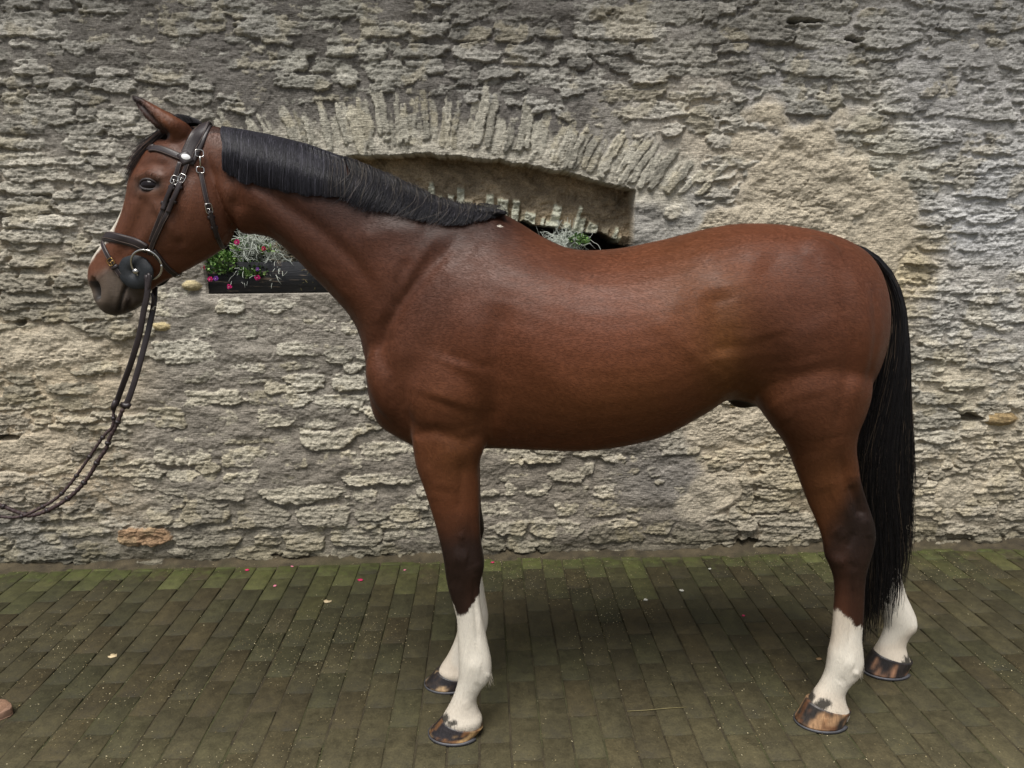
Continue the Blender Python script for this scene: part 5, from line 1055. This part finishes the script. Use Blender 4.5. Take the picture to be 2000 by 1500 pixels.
# reins
def flat_rein(name, px, Yl, w, th=.0042, tw=0.0):
    D_ = dens_px(px, 6); n = len(D_); P = np.array([on_y(q[0], q[1], y) for q, y in zip(D_, np.linspace(Yl[0], Yl[1], n))]); N = np.array([(math.sin(tw*i/n), -math.cos(tw*i/n), 0) for i in range(n)])
    A = Acc(); band(A, P, N, w, th); V = A.V; return A.build(name, leam, bridle), P
yb = on_skin(266, 531)[0][1]-.018
r1, _ = flat_rein("rein", [(288, 537), (289, 556), (287, 580), (281, 607), (272, 655), (256, 708), (240, 751), (225, 792)], (yb, 2.14), .0165, tw=.9)
r2, _ = flat_rein("rein", [(303, 560), (301, 593), (293, 633), (283, 673), (267, 732), (251, 780), (240, 797)], (YC+.05, 2.20), .017, tw=.3)
Acc().add(*tube([on_y(x, y, yb-.004) for x, y in ((289, 534), (292, 538), (291, 560), (288, 580))], [.005, .007, .006, .004], 8)).build("rein_loop", leam, r1)
A = Acc(); A.add(*tube([on_y(x, y, yb+.01) for x, y in ((296, 572), (300, 582), (297, 597), (290, 592))], .0045, 8)); A.build("rein_hook_stud", leam, r1)
frame("rein_buckle", 291, 590, (2, 10), .016, .014, silver, r1, .0012, .03)
# plaited grips
def plaited(name, px, Yl, rad, parent, seed):
    D_ = dens_px(px, 3.0); n = len(D_); P = np.array([on_y(q[0], q[1], y) for q, y in zip(D_, np.linspace(Yl[0], Yl[1], n))]); r_ = [rad*(1+.16*math.sin(i*1.9)) for i in range(n)]
    o = Acc().add(*tube(P, r_, 8)).build(name, plm, bridle)
    for k in range(9, n-4, 15):
        Acc().add(*tube([P[k-1], P[k], P[k+1]], [rad*1.35, rad*1.6, rad*1.35], 8)).build("rein_stop", leam, o)
    return o
plb = MatB("plaited_leather"); nz = plb.noise(1, 3, .5, stretch=(260, 260, 260)); plb.l(plb.mix(1.0, tuple(s2l((62, 46, 46))), plb.ramp(nz.outputs[0], [(.35, .5), (.65, 1.4)]), 'MULTIPLY'), plb.b.inputs["Base Color"]); plb.b.inputs["Roughness"].default_value = .6; plb.bump(nz.outputs[0], .002); plm = plb.m
plaited("rein_grip", [(224, 790), (222, 802), (220, 832), (204, 850), (183, 880), (165, 907), (141, 940), (114, 970), (81, 991), (39, 1009), (0, 1009), (-60, 1000), (-120, 985)], (2.14, 2.05), .0045, bridle, 1)
plaited("rein_grip", [(240, 799), (228, 829), (214, 856), (207, 877), (192, 899), (171, 934), (141, 967), (105, 991), (66, 1006), (39, 1002), (0, 987), (-60, 972), (-120, 965)], (2.18, 2.10), .0062, bridle, 2)
Acc().add(*tube([on_y(x, y, 2.15) for x, y in ((236, 788), (243, 792), (250, 793), (254, 789))], [.006, .010, .010, .006], 8)).build("rein_stop", leam, r2)
Acc().add(*tube([on_y(x, y, 2.13) for x, y in ((226, 782), (223, 792), (221, 800))], [.0075, .009, .0075], 8)).build("rein_stop", leam, r1)
# ================================================================== planter in the niche, plants, handler's shoe
tim = MatB("dark_stained_timber"); n1 = tim.noise(1, 6, .65, stretch=(7, 30, 90)); n2 = tim.noise(9, 5, .6)
c = tim.mix(1.0, tuple(s2l((27, 28, 32))), tim.ramp(n1.outputs[0], [(.3, .5), (.7, 1.7)]), 'MULTIPLY')
sep = tim.n("ShaderNodeSeparateXYZ"); tcx = tim.n("ShaderNodeTexCoord"); tim.l(tcx.outputs["Object"], sep.inputs[0])
c = tim.mix(tim.ramp(tim.math('ADD', n1.outputs[0], tim.math('MULTIPLY', n2.outputs[0], .7)), [(.96, 0.0), (1.04, .4)]), c, tuple(s2l((150, 132, 112))))
tim.l(c, tim.b.inputs["Base Color"]); tim.b.inputs["Roughness"].default_value = .62; tim.bump(n1.outputs[0], .004)
NY = YW+.015                                   # front of the box
bx0 = xz(393, 560, NY)[0]; bx1 = xz(1236, 560, NY)[0]; bz0 = zs+.004; bz1 = xz(500, 512, NY)[1]
pb = empty("planter_box", ((bx0+bx1)/2, NY+.1, bz0)); tag(pb, "long dark timber planter box standing in the niche under the arch", "planter")
Acc().add(*boxv(bx0+.035, bx1-.01, NY, NY+.03, bz0, bz1)).build("front_board", tim.m, pb, False)
Acc().add(*boxv(bx0+.035, bx1-.01, NY+.20, NY+.23, bz0, bz1)).build("back_board", tim.m, pb, False)
for x_ in (bx0+.035, bx1-.043): Acc().add(*boxv(x_, x_+.03, NY+.031, NY+.199, bz0, bz1-.004)).build("end_board", tim.m, pb, False)
Acc().add(*boxv(bx0+.066, bx1-.046, NY+.031, NY+.199, bz0+.01, bz1-.03)).build("soil", simple_mat("potting_soil", (48, 38, 30), .95, nscale=120), pb, False)
lm = MatB("leaf_green"); a = lm.attr(); lm.l(a.outputs[0], lm.b.inputs["Base Color"]); lm.b.inputs["Roughness"].default_value = .5; lm.b.inputs["Subsurface Weight"].default_value = 0
RP = np.random.RandomState(90)
def leafclump(name, cx, cy, cz, rx, ry, rz, n, L, cols, parent, seed, droop=.0):
    r = np.random.RandomState(seed); V, Q, CC = [], [], []; k = 0
    for i in range(n):
        d = r.normal(0, 1, 3); d /= np.linalg.norm(d)+1e-9; d *= r.uniform(.35, 1.0)**.6; p = np.array([cx+d[0]*rx, cy+d[1]*ry, cz+d[2]*rz*(1 if d[2] > 0 else .7)-droop*abs(d[0])*.02])
        t = np.array([d[0]+r.normal(0, .5), -abs(d[1])*.6-.3+r.normal(0, .4), .35+r.normal(0, .5)]); t /= np.linalg.norm(t); s_ = np.cross(t, r.normal(0, 1, 3)); s_ /= np.linalg.norm(s_)+1e-9; n_ = np.cross(t, s_)
        l = L*r.uniform(.6, 1.25); w = l*r.uniform(.2, .3); c_ = s2l(cols[r.randint(len(cols))])*r.uniform(.55, 1.25)
        V += [p, p+t*l*.35+s_*w-n_*w*.3, p+t*l*.75+s_*w*.7-n_*w*.3, p+t*l-n_*.12*l, p+t*l*.75-s_*w*.7-n_*w*.3, p+t*l*.35-s_*w-n_*w*.3, p+t*l*.55]
        Q += [(k, k+1, k+6, k+5), (k+1, k+2, k+3, k+6), (k+6, k+3, k+4, k+5)]; CC += [c_]*7; k += 7
    return mesh_np(name, V, Q, lm.m, np.array(CC), parent, smooth_=False)
pet = simple_mat("magenta_petal", (200, 36, 116), .5); pet2 = simple_mat("violet_petal", (122, 62, 160), .5); pet3 = simple_mat("red_pink_petal", (206, 44, 92), .5); cen = simple_mat("flower_centre", (230, 200, 190), .6)
def flower(px, py, Y, R, mat, parent, seed):
    r = np.random.RandomState(seed); c = on_y(px, py, Y); V, Q = [], []; k = 0
    for ring, (nn, rr, up) in enumerate(((6, 1.0, .1), (6, .72, .35), (4, .42, .6))):
        for i in range(nn):
            t = (i+.5*ring)/nn*6.283+r.normal(0, .1); d = np.array([math.cos(t), 0, math.sin(t)]); s_ = np.array([-d[2], 0, d[0]]); f_ = np.array([0, -1, 0.]); L = R*rr*r.uniform(.85, 1.1); w = L*.5
            V += [c+f_*up*R*.3, c+d*L*.6+s_*w+f_*(up*R+.1*R), c+d*L+f_*up*R*1.1+s_*w*.35, c+d*L+f_*up*R*1.1-s_*w*.35, c+d*L*.6-s_*w+f_*(up*R+.1*R)]; Q += [(k, k+1, k+2, k+3), (k, k+3, k+4, k+4)][:1]; k += 5
    T = [(5*i, 5*i+3, 5*i+4) for i in range(len(V)//5)]
    o = Acc().add(V, Q, T).build("flower", mat, parent); Acc().add(*tube([c+np.array([0, -R*.2, 0]), c+np.array([0, -R*.75, 0])], [R*.16, R*.13], 7)).build("flower_centre", cen, o); return o
GR = [(86, 122, 56), (104, 140, 70), (64, 98, 48), (128, 156, 92)]
def stems(name, base, tips, rad, mat, parent, seed):
    r = np.random.RandomState(seed); A = Acc()
    for t in tips: m_ = (np.array(base)+t)/2+r.normal(0, .012, 3); A.add(*tube([base, m_, t], [rad, rad*.8, rad*.5], 5))
    return A.build(name, mat, parent)
stm = simple_mat("plant_stem", (84, 96, 50), .7)
PY = NY+.035
def flowering(px, py, rx, rz, n, label, fl, seed, L=.021):
    c = on_y(px, py, PY); e = empty("flowering_plant", (c[0], NY+.11, bz1-.03)); tag(e, label, "flowering plant", "bedding plants in the planter box")
    stems("stem", (c[0], NY+.11, bz1-.03), [c+np.array([RP.uniform(-1, 1)*rx*.7, RP.uniform(-.02, .06), RP.uniform(-.4, .7)*rz]) for _ in range(9)], .0016, stm, e, seed)
    leafclump("foliage", c[0], PY+.02, c[2], rx, .085, rz, n, L, GR, e, seed)
    for i, (fx, fy, R, m_) in enumerate(fl): flower(fx, fy, PY-.055, R, m_, e, seed+i)
    return e
flowering(436, 520, .098, .072, 1500, "bushy green plant with magenta flowers at the left end of the planter", [(396, 522, .0125, pet3), (411, 545, .013, pet), (422, 544, .013, pet2), (448, 560, .012, pet)], 1)
flowering(500, 532, .085, .046, 1000, "low green plant with one magenta flower below the silver plant", [(503, 542, .014, pet), (503, 526, .010, pet2)], 2)
flowering(470, 480, .040, .040, 160, "small leafy plant with a magenta flower tucked behind the horse's throat", [(463, 473, .015, pet)], 3)
flowering(522, 487, .040, .030, 130, "small sparse plant with one red pink flower amid silver twigs", [(515, 486, .011, pet3)], 4)
flowering(1130, 470, .05, .03, 420, "green leafy plant in the planter seen over the horse's back", [], 5, .018)
wire = simple_mat("silver_twig", (206, 212, 202), .7, nscale=60); wire2 = simple_mat("withered_twig", (128, 118, 98), .8, nscale=60)
def wiry(px, py, spread, n, mat, label, seed, hang=0.0, L0=.03, zr=.035):
    r = np.random.RandomState(seed); c = on_y(px, py, PY+.02); e = empty("silver_twig_plant", (c[0], NY+.11, bz1-.03)); tag(e, label, "twig plant", "wiry silver plants in the planter box"); A = Acc()
    for i in range(n):
        p = np.array([c[0]+r.normal(0, spread*.55), PY+.03+r.uniform(-.05, .06), c[2]+r.normal(0, zr)]); d = r.normal(0, 1, 3); d[2] = abs(d[2])*.4-hang*r.rand(); d[1] -= .4; d /= np.linalg.norm(d); P = [p.copy()]
        curl = r.normal(0, .42, 3)
        for j in range(r.randint(6, 13)): d = d+curl*.5+r.normal(0, .28, 3)+np.array([0, 0, -hang*.12]); d /= np.linalg.norm(d); p = p+d*r.uniform(.006, .013); P.append(p.copy())
        A.add(*tube(P, np.linspace(.0015, .0009, len(P)), 4))
        if r.rand() < .6:
            q = P[len(P)//2]; dd = r.normal(0, 1, 3); dd /= np.linalg.norm(dd); A.add(*tube([q, q+dd*.010, q+dd*.019+r.normal(0, .004, 3)], .0008, 4))
    A.build("twigs", mat, e); return e
wiry(497, 478, .065, 330, wire, "tangled silver wire plant spilling out under the horse's jaw", 11, .25)
wiry(545, 505, .062, 150, wire, "trailing silver twigs hanging over the front of the planter", 12, .8, zr=.028)
wiry(563, 482, .055, 170, wire2, "withered brownish twig plant beside the horse's neck", 13, .3)
wiry(475, 520, .022, 60, wire, "loose silver sprays hanging in front of the green leaves", 14, 1.0, zr=.025)
wiry(1103, 473, .065, 230, wire, "silver wire plant showing above the horse's back", 15, .05, zr=.020)
wiry(606, 530, .022, 60, simple_mat("dry_green_twig", (112, 104, 62), .8), "dry yellow green sprig hanging against the planter beside the neck", 16, .7, zr=.03)
# brown leather shoe at the left edge: the toe of the person leading the horse
sc0 = on_g(16, 1402); shm = simple_mat("tan_suede", (142, 110, 88), .85, nscale=60, bump=.002, bscale=300); som = simple_mat("shoe_sole", (150, 118, 98), .8, nscale=90)
she = empty("shoe", (sc0[0]-.14, sc0[1]+.015, 0)); tag(she, "tan suede shoe with stitched sole, its toe at the left edge of the paving", "shoe")
def shoe_ring(t, grow=1.0):                     # t 0 heel .. 1 toe
    w = np.interp(t, [0, .08, .3, .5, .72, .88, .96, 1], [.012, .030, .034, .036, .046, .040, .024, .006])*grow; return w
V, Q = [], []; n = 24; S = 20
for i in range(n+1):
    t = i/n; x = sc0[0]-.285*(1-t); w = shoe_ring(t); h_ = np.interp(t, [0, .05, .25, .45, .7, .9, 1], [.035, .075, .085, .078, .048, .040, .022])
    for k in range(S):
        a_ = k/S*6.28318; yy = math.cos(a_); zz_ = math.sin(a_); V.append((x, sc0[1]+.015+w*math.copysign(abs(yy)**.75, yy), .022+(h_-.022)*(zz_*.5+.5)))
for i in range(n):
    for k in range(S): Q.append((i*S+k, i*S+(k+1) % S, (i+1)*S+(k+1) % S, (i+1)*S+k))
Acc().add(V, Q+[], [(0, (k+1) % S, k) for k in range(1, S-1)]+[(n*S, n*S+k, n*S+(k+1) % S) for k in range(1, S-1)]).build("upper", shm, she)
V, Q = [], []
for (z_, g_) in ((.001, .99), (.006, 1.06), (.026, 1.08), (.030, 1.0)):
    for i in range(n+1): t = i/n; V.append((sc0[0]-.285*(1-t)+(.004 if t == 1 else 0), sc0[1]+.015-shoe_ring(t, g_), z_))
    for i in range(n+1): t = 1-i/n; V.append((sc0[0]-.285*(1-t)+(.004 if t == 1 else 0), sc0[1]+.015+shoe_ring(t, g_), z_))
m_ = 2*(n+1)
for r_ in range(3):
    for i in range(m_): Q.append((r_*m_+i, r_*m_+(i+1) % m_, (r_+1)*m_+(i+1) % m_, (r_+1)*m_+i))
for r_ in (0, 3):
    for i in range(n): Q.append((r_*m_+i, r_*m_+i+1, r_*m_+m_-2-i, r_*m_+m_-1-i))
Acc().add(V, Q).build("sole", som, she)
